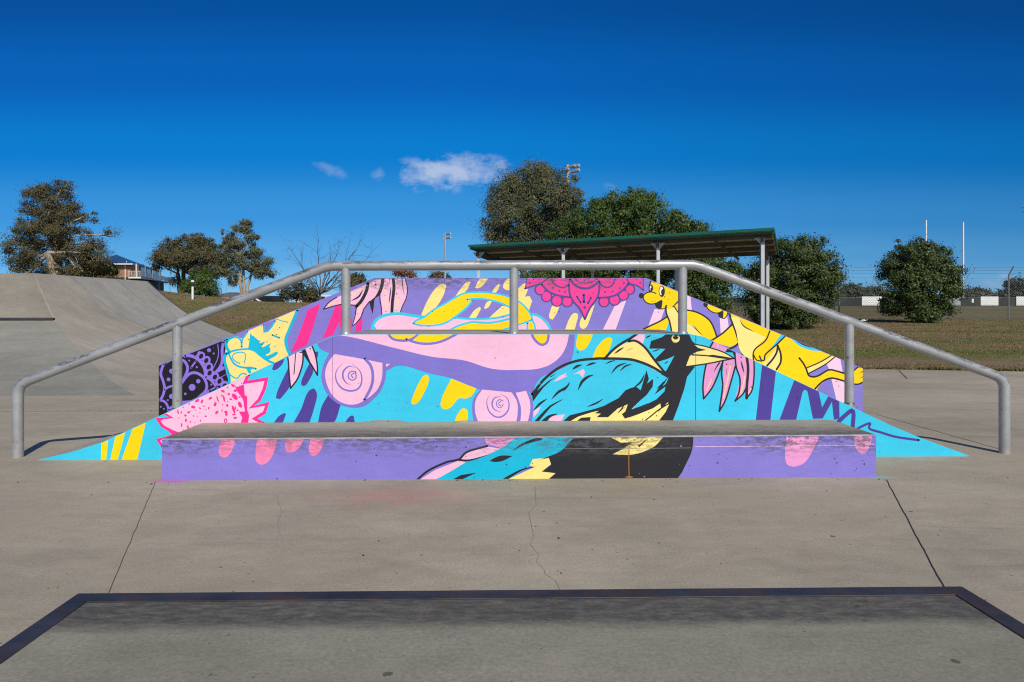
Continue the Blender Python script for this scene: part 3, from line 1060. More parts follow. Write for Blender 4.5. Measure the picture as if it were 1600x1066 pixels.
    f('cream', n2('600,1010 690,890 740,840 806,772 818,802 782,880 680,1010'), False)
    f('cream', n2('330,958 480,905 640,840 722,786 730,830 650,890 540,980 320,1000'), False)
    s('blk', n2('540,985 620,925 700,860 812,790'), 14 / 7.1)
    s('blk', n2('250,895 290,850 325,800'), 16 / 7.1, 2)
    for p, wd in (('560,60 590,42 620,32', 18), ('615,75 680,48', 12), ('635,210 680,195 715,182', 14), ('768,345 790,330 812,318', 14), ('680,625 730,580 760,540', 14), ('220,232 280,190 318,165', 12)):
        s('blk', n2(p), wd / 7.1, 2)
    d('cream', n2('893,64')[0], 46 / 7.1, 46 / 7.1)
    d('blk', n2('893,46')[0], 33 / 7.1, 31 / 7.1)
    d('cream', n2('872,36')[0], 6 / 7.1)
    d('cream', n2('916,40')[0], 5 / 7.1)
    f('cream', l5('552,118 680,140 850,190 965,262 720,238 545,228 590,196 680,182 600,152'), False)
    f('cream', l5('520,238 650,240 890,275 700,318 478,352'), False)
    s('blk', l5('555,118 680,143 860,200 980,266'), 13 * q)
    s('blk', l5('545,230 700,240 850,262 985,268'), 14 * q)
    s('blk', l5('478,354 700,322 890,285 985,266'), 14 * q)
    f('blk', l5('692,236 760,230 900,252 965,265 850,268'), False)
    f('blk', l5('560,150 690,178 590,200 520,235'), False)
    # cast joints and rubbed concrete showing through along the foot
    s('mdk', [(519.6, 520), (519.6, 662)], .55)
    s('navy', [(1087.2, 520), (1086.8, 662)], .7)
    for a, b_, c in ((560, 640, 3), (1055, 1190, 2.4), (1215, 1310, 2.2), (700, 760, 1.2), (600, 640, 2)):
        s('smear', [(a, 660), ((a + b_) / 2, 657.5), (b_, 660)], c, 2)


def paint_bench(w):
    f, s, d = w.fill, w.line, w.dot
    s('lav2', [(262, 702), (420, 702.5), (640, 703)], .7)
    for p in ('428,160 520,160 482,270 455,298 430,300 412,285', '652,160 778,160 742,290 700,338 670,345 645,330 638,260', '850,160 950,160 900,250 850,270 830,262', '985,160 1075,160 1040,260 1010,288 985,285 972,265'):
        f('drip', l7(p), corner=80)
    f('orchid', m1('998,140 1215,140 1110,330 1070,352 1030,357 1000,345 988,310'), corner=80)
    f('orchid', m1('1412,140 1535,140 1500,262 1468,277 1440,262'), corner=80)
    f('cyan2', l8('300,460 430,365 560,295 720,240 850,160 1215,160 1130,250 1000,310 900,360 740,460'), False)
    f('pink', l8('205,450 320,378 470,318 510,330 420,385 300,450'), False)
    f('pink', l8('475,312 530,262 620,233 730,245 600,300 510,322'), corner=80)
    f('orchid', l8('620,160 840,160 740,240 640,215'), False)
    s('blk', l8('203,443 280,380 390,330 470,310 520,265 645,228'), 13 / 4)
    s('blk', l8('465,316 540,316 655,282'), 13 / 4, 1)
    f('blk', l8('658,322 700,298 730,288 805,290 740,322 690,328'), corner=80)
    f('blk', l8('405,450 480,410 580,394 460,450'), False)
    s('blk', l8('805,256 880,212 985,178'), 22 / 4, -1)
    f('cream', l8('735,455 940,360 910,350 930,310 1035,300 1045,340 990,385 1062,378 1072,400 1000,455'), False)
    s('blk', l8('745,442 860,378 945,358'), 18 / 4, 1)
    f('blk', l8('1215,160 1932,150 1932,205 1922,265 1888,340 1862,392 1822,450 1005,455 1072,398 985,388 1045,345 1030,302 970,315 1010,300 1100,262'), corner=50)
    f('cream', l8('1390,160 1610,160 1565,205 1480,207'), False)
    f('cream', l8('1430,280 1520,230 1620,165 1750,165 1690,230 1560,280'), corner=80)
    s('blk', l8('1590,232 1650,180'), 14 / 4, 1)
    s('rust', [(983, 695), (982.5, 720), (983, 747)], 1.3)
    s('rust', [(978, 745.5), (988, 745.5)], 2)
    s('pale', [(1085, 698), (1180, 697.5), (1290, 696.5), (1366, 695)], .8)
    s('smear', [(880, 700.5), (960, 701), (1080, 700)], .6)


def build_mural_wall():
    lo = -0.06

    def face(pts, Y):
        return [(at(px, py, Y).x, at(px, py, Y).z) for px, py in pts]
    P0, P1, PW = palette(1.42), palette(0.0), palette(0.285)
    # the high wall behind
    t = thing('painted_wall', 'tall sloping purple mural wall with yellow animals and a magenta mandala, behind the rail', 'wall', (0, YB, 0))
    top = face([(248, 570.5), (585, 434.5), (1010, 434.5), (1348, 575.5)], YB)
    mb = MB()
    mb.prism([(top[0][0], lo)] + top + [(top[-1][0], lo)], YB, YB + 0.45, 0, 1)
    mur = Mural(YB, [(248, 720), (248, 571.2), (585, 435.4), (1010, 435.4), (1348, 576.2), (1348, 720)], P0, mb, 2)
    paint_wall(mur)
    mur.flush()
    mb.build('wall_body', [P0['lav'], M_CONC_TRIM] + list(P0.values()), t, normals=False)
    # the ramp in front with its flat deck
    t = thing('painted_ramp', 'low double-sloped turquoise mural ramp with a skateboard and a black-headed bird', 'skate ramp', (0, YW, 0))
    pts = [(48, 721), (110, 707), (160, 691), (500, 534), (518, 526), (540, 522.3), (1078, 522), (1100, 526.5), (1390, 664), (1440, 685), (1514, 712)]
    o = face(pts, YW)
    mb = MB()
    mb.prism([(o[0][0], lo)] + o + [(o[-1][0], lo)], YW, YB, 0, 1)
    mur = Mural(YW, [(90, 780), (90, 724.5), (500, 534.7), (520, 526), (541, 522.9), (1078, 522.6), (1100, 527.2), (1560, 745), (1560, 780)], P1, mb, 2)
    paint_ramp(mur)
    mur.flush()
    mb.build('ramp_body', [P1['cyan'], M_CONC_TRIM] + list(P1.values()), t, normals=False)
    # the bench
    t = thing('painted_bench', 'long low bench block with purple front and a grey scuffed concrete top', 'bench', (0, YC, 0))
    tl, tr = at(253, 686, YC), at(1369, 679.5, YC)
    mb = MB()
    mb.prism([(tl.x, lo), (tl.x, tl.z), (tr.x, tr.z), (tr.x, lo)], YC, YW - 0.002, 0, 1)
    mur = Mural(YC, [(253, 790), (253, 688), (1369, 681.5), (1369, 790)], PW, mb, 2)
    paint_bench(mur)
    mur.flush()
    mb.build('bench_body', [PW['lav'], M_BENCH_TOP] + list(PW.values()), t, normals=False)
    mb = MB()
    mb.obox((tl + tr) / 2 + Vector((0, .0035, -.002)), (tr - tl) / 2, (0, .005, 0), (0, 0, .0035))
    mb.build('steel_nosing', M_NOSING, t)
# ------------------------------------------------------------------ the ground
def sstep(a, b, x):
    t = np.clip((x - a) / (b - a), 0, 1)
    return t * t * (3 - 2 * t)


def height(X, Y):
    """the lie of the land: level under the skate park, a grass bank behind, higher on the left"""
    X, Y = np.asarray(X, float), np.asarray(Y, float)
    right = np.interp(Y, [-50, 11.8, 12.6, 16, 22, 32, 60, 90, 400, 3000], [-.06, -.06, .02, .07, .18, .43, 1.02, 1.10, 1.13, 1.13])
    crest = np.interp(X, [-40, -20, -13.9, -12.4, -11.4, -10.75, -10, -8.9, -6.8, -2, 3], [3.0, 2.4, 1.72, 1.54, 1.41, 1.34, 1.27, 1.26, 1.24, 1.15, 1.0])
    # beyond the crest the hill keeps climbing on the left, towards the house
    cr2 = np.interp(X * 28 / np.maximum(Y, 28), [-40, -20, -13.9, -12.4, -11.4, -10.75, -10, -8.9, -6.8, -2, 3], [2.6, 2.2, 1.72, 1.54, 1.39, 1.31, 1.24, 1.22, 1.2, 1.15, 1.0])
    hill = 1.15 + (cr2 - 1.15) * np.clip(Y, 28, 150) / 28 * (.86 - .1 * sstep(140, 400, Y))
    left = -.06 + (crest + .06) * sstep(15.5, 28.5, Y)
    left = left + (hill - left) * sstep(28.5, 36, Y)
    w = sstep(-1.5, 5, X)
    h = left * (1 - w) + right * w
    h = np.where(Y > 15, h + .03 * np.sin(X * .9 + Y * .35) * sstep(16, 24, Y) * np.exp(-((Y - 26) / 14)**2), h)
    return h


def terrain():
    xs = np.concatenate([np.linspace(-1500, -120, 12), np.linspace(-100, -31, 16), np.linspace(-30, 30, 91), np.linspace(33, 100, 16), np.linspace(120, 1500, 12)])
    ys = np.concatenate([np.linspace(-60, 10, 6), np.linspace(11, 40, 88), np.linspace(42, 120, 40), np.linspace(130, 400, 16), np.linspace(500, 3000, 10)])
    XX, YY = np.meshgrid(xs, ys)
    V = np.stack([XX, YY, height(XX, YY)], -1).reshape(-1, 3)
    nx, ny = len(xs), len(ys)
    i = np.arange(nx * ny).reshape(ny, nx)
    Fq = np.stack([i[:-1, :-1], i[:-1, 1:], i[1:, 1:], i[1:, :-1]], -1).reshape(-1, 4)
    o = mesh_np('ground', V, Fq, M_TURF)
    o.data.polygons.foreach_set('use_smooth', [True] * len(Fq))
    tag(o, kind='structure')


def strip(mb, pts, w, z, mi):
    pts = [Vector((p[0], p[1], 0)) for p in pts]
    for i in range(len(pts) - 1):
        d = (pts[i + 1] - pts[i]).normalized()
        s = Vector((-d.y, d.x, 0)) * w / 2
        a, b = pts[i] - d * w * .3, pts[i + 1] + d * w * .3
        mb.add([a - s + Vector((0, 0, z)), b - s + Vector((0, 0, z)), b + s + Vector((0, 0, z)), a + s + Vector((0, 0, z))], [(0, 1, 2, 3)], mi)


def jag(a, b, n, amp, seed):
    rnd = random.Random(seed)
    a, b = Vector(a[:2]), Vector(b[:2])
    d = b - a
    s = Vector((-d.y, d.x)).normalized()
    return [a + d * (i / n) + s * (rnd.uniform(-amp, amp) if 0 < i < n else 0) for i in range(n + 1)]


def skate_slab():
    mb = MB()
    e = [(-60, -12), (30, -12), (30, 10.6), (9.3, 11.75), (6.6, 12.3), (2, 13.2), (-3, 15.8), (-14, 16.5), (-60, 16.5)]
    mb.add([(x, y, 0) for x, y in e], [tuple(range(len(e)))], 0)
    mb.add([(x, y, 0) for x, y in e] + [(x, y, -.12) for x, y in e], [(i, len(e) + i, len(e) + (i + 1) % len(e), (i + 1) % len(e)) for i in range(len(e))], 0)
    G = lambda px, py: onz(px, py, 0)
    z = .003
    strip(mb, jag(G(243, 753), G(150, 975), 40, .002, 1), .003, z, 2)
    strip(mb, jag(G(1385, 750), G(1500, 965), 40, .002, 2), .0045, z, 1)
    strip(mb, jag(G(-40, 643), G(252, 642), 18, .008, 3), .02, z, 3)
    strip(mb, jag(G(1370, 648), G(1572, 705), 30, .003, 4), .007, z, 1)
    strip(mb, jag(G(1404, 578.5), G(1417, 592), 5, .006, 5), .02, z, 2)
    strip(mb, jag(G(1417, 592), G(1590, 608), 9, .012, 8), .012, z, 3)
    strip(mb, [G(*p) for p in ((836, 760), (838, 790), (826, 802), (830, 820), (834, 838), (829, 852), (842, 868), (838, 878), (850, 890), (852, 898), (868, 908), (875, 922))], .0012, z, 4)
    strip(mb, [G(*p) for p in ((432, 775), (440, 800), (434, 822), (438, 838))], .001, z, 4)
    o = mb.build('skatepark_slab', [M_SLAB, plain('joint_gap', (.03, .028, .025, 1), .9), plain('joint_filler', (.13, .09, .05, 1), .9), plain('joint_pale', (.42, .4, .36, 1), .9), plain('hair_crack', (.15, .13, .11, 1), .9)], normals=False)
    tag(o, kind='structure')


def pad():
    zt = 0.30
    fl, fr = onz(122, 927, zt), onz(1503, 916, zt)
    nl, nr = Vector((fl.x, -0.8, zt)), Vector((fr.x, -0.8, zt))
    t = thing('manual_pad', 'raised grey concrete pad with dark steel edging in the foreground', 'skate pad', ((fl.x + fr.x) / 2, 1.0, 0))
    mb = MB()
    w = .058
    dn = Vector((0, 0, -.004))
    a = [fl + Vector((.004, -.004, 0)) + dn, fr + Vector((-.004, -.004, 0)) + dn, nr + Vector((-.004, 0, 0)) + dn, nl + Vector((.004, 0, 0)) + dn]
    lo = [Vector((p.x, p.y, -.03)) for p in a]
    mb.add(a + lo, [(0, 3, 2, 1), (0, 1, 5, 4), (1, 2, 6, 5), (2, 3, 7, 6), (3, 0, 4, 7)], 0)
    mb.build('slab', M_PAD, t)

    def angle(p0, p1, in0, in1):            # an L-shaped steel strip: flat leg on top, thin leg down the side
        m = MB()
        th = Vector((0, 0, -.006))
        m.add([p0, p1, in1, in0, p0 + th, p1 + th, in1 + th, in0 + th], [(0, 1, 2, 3), (7, 6, 5, 4), (0, 4, 5, 1), (1, 5, 6, 2), (2, 6, 7, 3), (3, 7, 4, 0)], 0)
        d = Vector((0, 0, -.055))
        n = (p1 - p0).cross(Vector((0, 0, 1))).normalized() * .0035
        if n.dot(in0 - p0) < 0:
            n = -n
        m.add([p0 + th, p1 + th, p1 + d, p0 + d, p0 + th + n, p1 + th + n, p1 + d + n, p0 + d + n], [(0, 1, 2, 3), (7, 6, 5, 4), (0, 4, 5, 1), (1, 5, 6, 2), (2, 6, 7, 3), (3, 7, 4, 0)], 0)
        bevel(m.build('steel_edge', M_EDGE, t), .0025, 2)
    il, ir = fl + Vector((w, -w, 0)), fr + Vector((-w, -w, 0))
    g = Vector((.0006, 0, 0))
    angle(fl + g, fr - g, il + g, ir - g)
    angle(nl, fl, nl + Vector((w, 0, 0)), il)
    angle(fr, nr, ir, nr + Vector((-w, 0, 0)))


def rail():
    t = thing('grind_rail', 'long grey scuffed steel pipe rail bent over the mural ramp', 'rail', (0, YR, 0))
    P = lambda px, py: at(px, py, YR)
    r = .0385
    pts = [P(28, 720), P(28, 622)]

    def corner(pre, c, post, k, n=5):
        a, b = c + (pre - c).normalized() * k, c + (post - c).normalized() * k
        return [a * (1 - s) ** 2 + c * 2 * s * (1 - s) + b * s * s for s in (i / n for i in range(n + 1))]
    A, B, C_, D, E, G = P(28, 722), P(28, 601), P(513, 415.5), P(1087, 414), P(1569.5, 592), P(1569.5, 712)
    A.z = G.z = -.02
    path = [A] + corner(A, B, C_, .085) + corner(B, C_, D, .06) + corner(C_, D, E, .06) + corner(D, E, G, .085) + [G]
    mb = MB()
    mb.tube(path, r, 20)
    mb.build('handrail', M_PIPE, t)
    for px, top, base in ((277, 508, 645), (540.5, 414, 526), (803, 415, 525), (1066.5, 414, 525), (1327, 502, 637)):
        mb = MB()
        a, b = P(px, base), P(px, top)
        a.x = b.x
        mb.tube([a, b], .0345, 18)
        # weld bead at the foot
        q = P(px, {277: 639, 540.5: 521, 803: 520.5, 1066.5: 520.5, 1327: 631}[px])
        mb.tube([q + Vector((0, 0, -.03)), q + Vector((0, 0, .002)), q + Vector((0, 0, .012))], [.043, .042, .035], 18)
        mb.build('post', M_PIPE, t)


# ------------------------------------------------------------------ concrete ramps on the left
def left_bank():
    # a big hipped concrete bank: one face towards the camera with a steel coping half way up, one towards the mural
    xc, yc, zc, zt = -7.6, 11.8, .912, 1.755
    yend = 17.0

    def z_of(t):
        if t >= 3:
            return -.004
        return zc * ((3 - t) / 3) ** (1.55 if t > 0 else 2.18)
    low = [3, 2.8, 2.6, 2.4, 2.2, 2.0, 1.8, 1.6, 1.4, 1.2, 1.0, .8, .6, .4, .2, 0]
    high = [0, -.15, -.3, -.45, -.6, -.75, -.9, -1.05]
    t = thing('concrete_bank', 'tall grey concrete bank on the left with a dark steel coping half way up', 'skate ramp', (-9, 13, 0))

    def face(mb, ts, front, mi, rng_=None):
        n = 24
        vs = []
        for i in range(n + 1):
            u = i / n
            for tt in ts:
                if front:
                    x0, x1 = -18.0, xc + tt
                    vs.append((x0 + (x1 - x0) * u, yc - tt, z_of(tt)))
                else:
                    y0, y1 = yc - tt, yend
                    if rng_:
                        y0, y1 = max(y0, rng_[0]), rng_[1]
                        y0 = yc - tt if rng_[0] < 5 else rng_[0]
                    vs.append((xc + tt, y0 + (y1 - y0) * u, z_of(tt)))
        m = len(ts)
        mb.add(vs, [(i * m + j, (i + 1) * m + j, (i + 1) * m + j + 1, i * m + j + 1) for i in range(n) for j in range(m - 1)], mi, True)
    ys = 13.94
    mb = MB()
    allt = low + high[1:]
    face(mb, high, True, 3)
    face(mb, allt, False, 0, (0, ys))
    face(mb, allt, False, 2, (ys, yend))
    for j in range(len(allt) - 1):           # saw cuts up the slope
        for y in (ys, 15.6):
            a, b = allt[j], allt[j + 1]
            mb.add([(xc + a, y - .006, z_of(a) + .004), (xc + a, y + .006, z_of(a) + .004), (xc + b, y + .006, z_of(b) + .004), (xc + b, y - .006, z_of(b) + .004)], [(0, 1, 2, 3)], 1)
    e = -1.05
    mb.add([(-18, yc - e, zt), (xc + e, yc - e, zt), (xc + e, yend, zt), (-18, yend, zt)], [(0, 1, 2, 3)], 0)
    endp = [(xc + tt, yend, z_of(tt)) for tt in allt] + [(-18, yend, zt), (-18, yend, -.1), (xc + 3, yend, -.1)]
    mb.add(endp, [tuple(range(len(endp)))], 0)
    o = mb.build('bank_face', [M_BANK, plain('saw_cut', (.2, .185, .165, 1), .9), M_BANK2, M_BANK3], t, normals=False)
    bm = bmesh.new()                         # one skin over the hip, so it reads as rounded
    bm.from_mesh(o.data)
    bmesh.ops.remove_doubles(bm, verts=bm.verts, dist=.0015)
    bmesh.ops.recalc_face_normals(bm, faces=bm.faces)
    bm.to_mesh(o.data)
    bm.free()
    mb = MB()
    face(mb, low, True, 0)
    mb.build('quarter_face', M_PAD2, t, normals=False)
    mb = MB()
    mb.tube([(-18, yc - .012, zc + .006), (xc + .01, yc - .012, zc + .006)], .03, 12)
    mb.build('coping', M_EDGE, t)


# ------------------------------------------------------------------ trees
def leaf_material(name, c1, c2, c3=None, rough=.5, trans=.2):
    m = Mat(name, c1, rough, 0, .35)
    gi = m.N('ShaderNodeNewGeometry')
    m.col = m.mix(gi.outputs['Random Per Island'], c1, c2)
    if c3:
        r = m.math('GREATER_THAN', m.noise(1.3, 3), .56)
        m.col = m.mix(m.math('MULTIPLY', r, .6), m.col, c3)
    m.done()
    tr = m.N('ShaderNodeBsdfTranslucent')
    m.L(m.col, tr.inputs['Color'])
    mx = m.N('ShaderNodeMixShader')
    mx.inputs[0].default_value = trans
    m.L(m.b.outputs[0], mx.inputs[1])
    m.L(tr.outputs[0], mx.inputs[2])
    m.L(mx.outputs[0], m.nt.nodes['Material Output'].inputs[0])
    return m.m


def leaves(rng, blobs, n_clump, per, clump_r, size, droop=.3, shell=.55, wid=.42, flat=.7):
    blobs = np.array(blobs, float)
    wt = (blobs[:, 3] * blobs[:, 4] * blobs[:, 5]) ** (2 / 3)
    idx = rng.choice(len(blobs), n_clump, p=wt / wt.sum())
    B = blobs[idx]
    d = rng.normal(size=(n_clump, 3))
    d /= np.linalg.norm(d, axis=1, keepdims=True)
    rr = shell + (1 - shell) * rng.random(n_clump) ** .6
    rr *= 1 + .07 * rng.normal(size=n_clump)
    cc = B[:, :3] + d * B[:, 3:6] * rr[:, None]
    csz = clump_r * rng.uniform(.6, 1.35, n_clump)
    C3 = np.repeat(cc, per, 0)
    D3 = np.repeat(d, per, 0)
    S3 = np.repeat(csz, per)
    N = len(C3)
    p = C3 + rng.normal(size=(N, 3)) * S3[:, None] * np.array([.55, .55, .55 * flat])
    lo = (p - C3) / S3[:, None]
    nr = lo * 1.3 + D3 * .7 + np.array([0, 0, .45]) + rng.normal(size=(N, 3)) * .55
    nr /= np.maximum(np.linalg.norm(nr, axis=1, keepdims=True), 1e-6)
    ax = rng.normal(size=(N, 3)) + D3 * .5
    ax[:, 2] -= droop * 2
    ax -= nr * (ax * nr).sum(1, keepdims=True)
    ax /= np.maximum(np.linalg.norm(ax, axis=1, keepdims=True), 1e-6)
    sd = np.cross(nr, ax)
    s = size * rng.uniform(.6, 1.3, N)[:, None]
    nrm = np.cross(sd, ax)
    V = np.stack([p - ax * s * .5, p + sd * s * wid * .5 + nrm * s * .06, p + ax * s * .5, p - sd * s * wid * .5 + nrm * s * .06], 1).reshape(-1, 3)
    Fq = np.arange(N * 4).reshape(-1, 4)
    return V, Fq


def limb(rng, a, b, r0, r1, bend=.12, n=6):
    a, b = Vector(a), Vector(b)
    ln = (b - a).length
    off = Vector(rng.normal(size=3)) * ln * bend
    pts, rad = [], []
    for i in range(n + 1):
        t = i / n
        pts.append(a.lerp(b, t) + off * math.sin(math.pi * t) + Vector(rng.normal(size=3)) * ln * .012 * (0 < i < n))
        rad.append(r0 + (r1 - r0) * t ** .8)
    return pts, rad


def tree(name, label, cat, Y, base, blobs, leafm, barkm, n_clump, per, clump_r, size, trunks, seed, droop=.3, shell=.5, depth=.9, group=None, wid=.42, twigs=26, grow=1.1, sprigs=60):
    """blobs: (px, py, half width, half height) of crown masses in photo pixels, Y metres away; given real depth"""
    rng = np.random.default_rng(seed)
    k = Y / F
    b0 = at(base[0], base[1], Y)
    b0.z = float(height(b0.x, Y)) - .05
    t = thing(name, label, cat, b0, group)
    bl = []
    for px, py, hw, hh in blobs:
        c = at(px, py, Y)
        dy = rng.uniform(-.5, .5) * hw * k * depth
        bl.append((c.x, c.y + dy, c.z, hw * k * grow, hw * k * depth * grow, hh * k * grow))
    V, Fq = leaves(rng, bl, n_clump, per, clump_r, size, droop, shell, wid)
    sp = []
    for _ in range(sprigs):
        q = bl[int(rng.integers(len(bl)))]
        d = rng.normal(size=3)
        d[2] = abs(d[2]) * .9 - .1
        d /= np.linalg.norm(d)
        e = rng.uniform(.98, 1.16)
        r_ = clump_r * rng.uniform(.25, .5)
        sp.append((q[0] + d[0] * q[3] * e, q[1] + d[1] * q[4] * e, q[2] + d[2] * q[5] * e, r_ * .8, r_ * .8, r_ * 1.5))
    if sp:
        V2, F2 = leaves(rng, sp, len(sp) * 3, max(12, per // 4), clump_r * .4, size, droop, .1, wid)
        Fq = np.concatenate([Fq, F2 + len(V)])
        V = np.concatenate([V, V2])
    mesh_np('crown', V, Fq, leafm, t)
    mb = MB()
    r0 = trunks[0]
    forks = []
    for px, py, ys in trunks[1]:
        p = at(px, py, Y + ys)
        mb.tube(*limb(rng, b0 + Vector((rng.uniform(-.1, .1), ys * .2, 0)), p, r0, r0 * .6, .04), 9)
        forks.append(p)
    order = list(range(len(bl)))
    for i in order:
        c = Vector(bl[i][:3])
        f = min(forks, key=lambda q: (q - c).length + .3 * abs(q.z - c.z))
        q_ = min(1.0, .25 + bl[i][3] / (k * 34))
        pts, rad = limb(rng, f, c, r0 * .5 * q_, r0 * .14 * q_, .1)
        mb.tube(pts, rad, 7)
        for j in range(max(2, twigs // len(bl))):
            d = Vector(rng.normal(size=3)).normalized()
            q = c + Vector((d.x * bl[i][3], d.y * bl[i][4], d.z * bl[i][5])) * .85
            s = pts[int(rng.integers(2, len(pts)))]
            mb.tube(*limb(rng, s, q, r0 * .17, r0 * .05, .1, 4), 5, cap=False)
    mb.build('trunk', barkm, t)
    return t


def bare_tree(name, label, Y, base, tips, seed, bark, r0=.1, extra=5):
    rng = np.random.default_rng(seed)
    b0 = at(base[0], base[1], Y)
    b0.z = float(height(b0.x, Y)) - .05
    t = thing(name, label, 'tree', b0)
    mb = MB()
    fk = at(base[0], base[1] - 14, Y)
    mb.tube(*limb(rng, b0, fk, r0, r0 * .8, .03), 8)
    tw = MB()
    for px, py, ys in tips:
        p = at(px, py, Y + ys)
        pts, rad = limb(rng, fk, p, r0 * .55, r0 * .07, .09, 10)
        mb.tube(pts, rad, 6)
        for j in range(extra):
            i = int(rng.integers(3, 10))
            s = pts[i]
            d = (pts[i] - pts[i - 1]).normalized() + Vector(rng.normal(size=3)) * .55
            q = s + d.normalized() * (p - fk).length * rng.uniform(.15, .38)
            p2, r2 = limb(rng, s, q, rad[i] * .6, r0 * .04, .1, 5)
            tw.tube(p2, r2, 4, cap=False)
            for m_ in range(3):
                s2 = p2[int(rng.integers(2, 6))]
                d2 = d.normalized() + Vector(rng.normal(size=3)) * .6
                q2 = s2 + d2.normalized() * (p - fk).length * rng.uniform(.06, .16)
                tw.tube(*limb(rng, s2, q2, r0 * .06, r0 * .03, .1, 3), 3, cap=False)
    mb.build('trunk', bark, t)
    tw.build('twigs', bark, t)
    return t


def all_trees():
    gum = leaf_material('gum_leaves', (.07, .068, .028, 1), (.115, .105, .046, 1), (.125, .078, .042, 1), .6, .15)
    gum2 = leaf_material('grey_gum_leaves', (.085, .10, .05, 1), (.14, .148, .075, 1), (.14, .12, .065, 1), .6, .18)
    fig = leaf_material('fig_leaves', (.044, .086, .014, 1), (.095, .14, .028, 1), None, .5, .2)
    fig2 = leaf_material('dark_leaves', (.04, .07, .017, 1), (.082, .114, .03, 1), None, .48, .18)
    far = leaf_material('far_leaves', (.04, .052, .035, 1), (.085, .095, .06, 1), None, .6, .1)
    red = leaf_material('rusty_leaves', (.2, .08, .05, 1), (.3, .14, .08, 1), None, .6, .1)
    barkp = plain('pale_bark', (.36, .3, .24, 1), .85, 0, .35, 3)
    barkd = plain('dark_bark', (.09, .07, .055, 1), .9, 0, .3, 3)
    barkb = plain('bare_bark', (.095, .09, .088, 1), .9, 0, .2, 3)
    barkg = plain('grey_bark', (.16, .14, .13, 1), .9, 0, .3, 3)
    # left group
    tree('gum_tree', 'tall broad brown-green gum tree at far left, pale trunk above the bank', 'tree', 42, (87, 436),
         [(72, 318, 40, 30), (52, 345, 26, 26), (98, 340, 28, 28), (80, 365, 36, 26), (40, 385, 26, 22), (110, 375, 24, 24), (62, 400, 34, 22), (32, 412, 16, 14), (112, 405, 30, 20),
          (140, 395, 24, 22), (162, 408, 20, 14), (135, 340, 12, 10), (150, 385, 12, 10), (173, 366, 7, 5), (90, 295, 26, 10), (66, 300, 22, 12), (95, 420, 28, 12), (45, 428, 20, 8), (135, 425, 22, 10)], gum, barkp, 330, 170, .38, .115, (.26, [(84, 385, 0), (96, 392, .5), (76, 395, -.4)]), 17, .5, .35, sprigs=24)
    tree('leafy_shrub', 'fine olive green shrub beside the brick wall of the house', 'shrub', 44, (150, 436), [(150, 421, 22, 12), (165, 424, 12, 9), (135, 426, 14, 8)], fig, barkd, 80, 110, .35, .10, (.08, [(150, 430, 0)]), 12, .1)
    tree('spreading_tree', 'wide domed olive tree beside the house balcony, trunk branching low', 'tree', 46, (284, 455),
         [(290, 385, 34, 14), (265, 398, 24, 16), (312, 400, 26, 18), (285, 404, 36, 14), (252, 406, 12, 14), (330, 404, 18, 18), (322, 425, 18, 12), (342, 420, 12, 10), (276, 440, 8, 8), (300, 375, 18, 6)], gum, barkd, 210, 130, .42, .13, (.2, [(287, 425, 0), (278, 428, .3)]), 13, .4, .45)
    tree('leafy_shrub', 'bright green rounded shrub behind the white bollard', 'shrub', 40, (312, 462), [(315, 440, 16, 18), (305, 450, 16, 12), (325, 452, 12, 10)], fig, barkd, 80, 120, .3, .10, (.08, [(313, 450, 0)]), 14, .1)
    tree('slender_gum', 'slender pale-trunked gum tree with separate leaf clumps left of the bare tree', 'tree', 40, (379, 466),
         [(378, 360, 16, 10), (357, 362, 12, 8), (374, 380, 14, 12), (396, 374, 10, 9), (358, 385, 12, 12), (372, 402, 16, 14), (396, 396, 13, 14), (354, 408, 12, 12), (388, 415, 18, 12), (415, 408, 9, 10), (405, 422, 18, 12), (420, 428, 9, 9), (360, 428, 14, 12), (366, 440, 9, 7), (347, 425, 8, 7), (382, 350, 8, 5)], gum2, barkp, 150, 130, .27, .11, (.11, [(380, 415, 0), (392, 430, .3), (376, 400, -.2)]), 15, .6, .35, grow=.9)
    bare_tree('bare_tree', 'leafless grey branching tree standing behind the left knee of the rail', 30, (500, 474),
              [(494, 352, 0), (452, 386, 1), (470, 395, -.6), (513, 375, .5), (530, 380, -.5), (548, 378, .8), (565, 372, -.4), (597, 379, .6), (485, 405, -1), (520, 400, 1), (556, 402, -1), (540, 415, .9), (568, 428, .3), (480, 420, .4)], 21, barkb, .058, 6)
    tree('sparse_shrub', 'sparse grey scrubby shrub at the foot of the bare tree', 'shrub', 34, (465, 474), [(462, 458, 16, 10), (475, 452, 12, 9), (452, 464, 10, 7)], far, barkg, 60, 9, .4, .12, (.04, [(465, 465, 0)]), 22, .1, .2)
    tree('leafy_shrub', 'dark green low shrub beside the white van', 'shrub', 36, (484, 474), [(483, 464, 8, 8)], gum, barkd, 40, 36, .3, .16, (.05, [(484, 470, 0)]), 23, .1)
    tree('distant_tree', 'small round tree on the crest right of the rail post', 'tree', 80, (556, 474), [(555, 440, 13, 10), (550, 450, 12, 10), (563, 450, 10, 10)], gum, barkd, 90, 40, .6, .34, (.2, [(556, 455, 0)]), 24)
    tree('distant_tree', 'tiny rusty pink tree peeping over the mural wall', 'tree', 110, (633, 474), [(632, 424, 10, 5), (624, 427, 6, 4), (644, 430, 5, 3)], red, barkg, 40, 22, .8, .35, (.2, [(633, 436, 0)]), 25, .1, .3, twigs=14)
    tree('distant_tree', 'tiny flat-topped green tree peeping over the mural wall beside the floodlight', 'tree', 110, (686, 474), [(686, 436, 11, 6), (690, 434, 6, 4)], gum, barkd, 60, 40, .8, .4, (.25, [(686, 445, 0)]), 26)
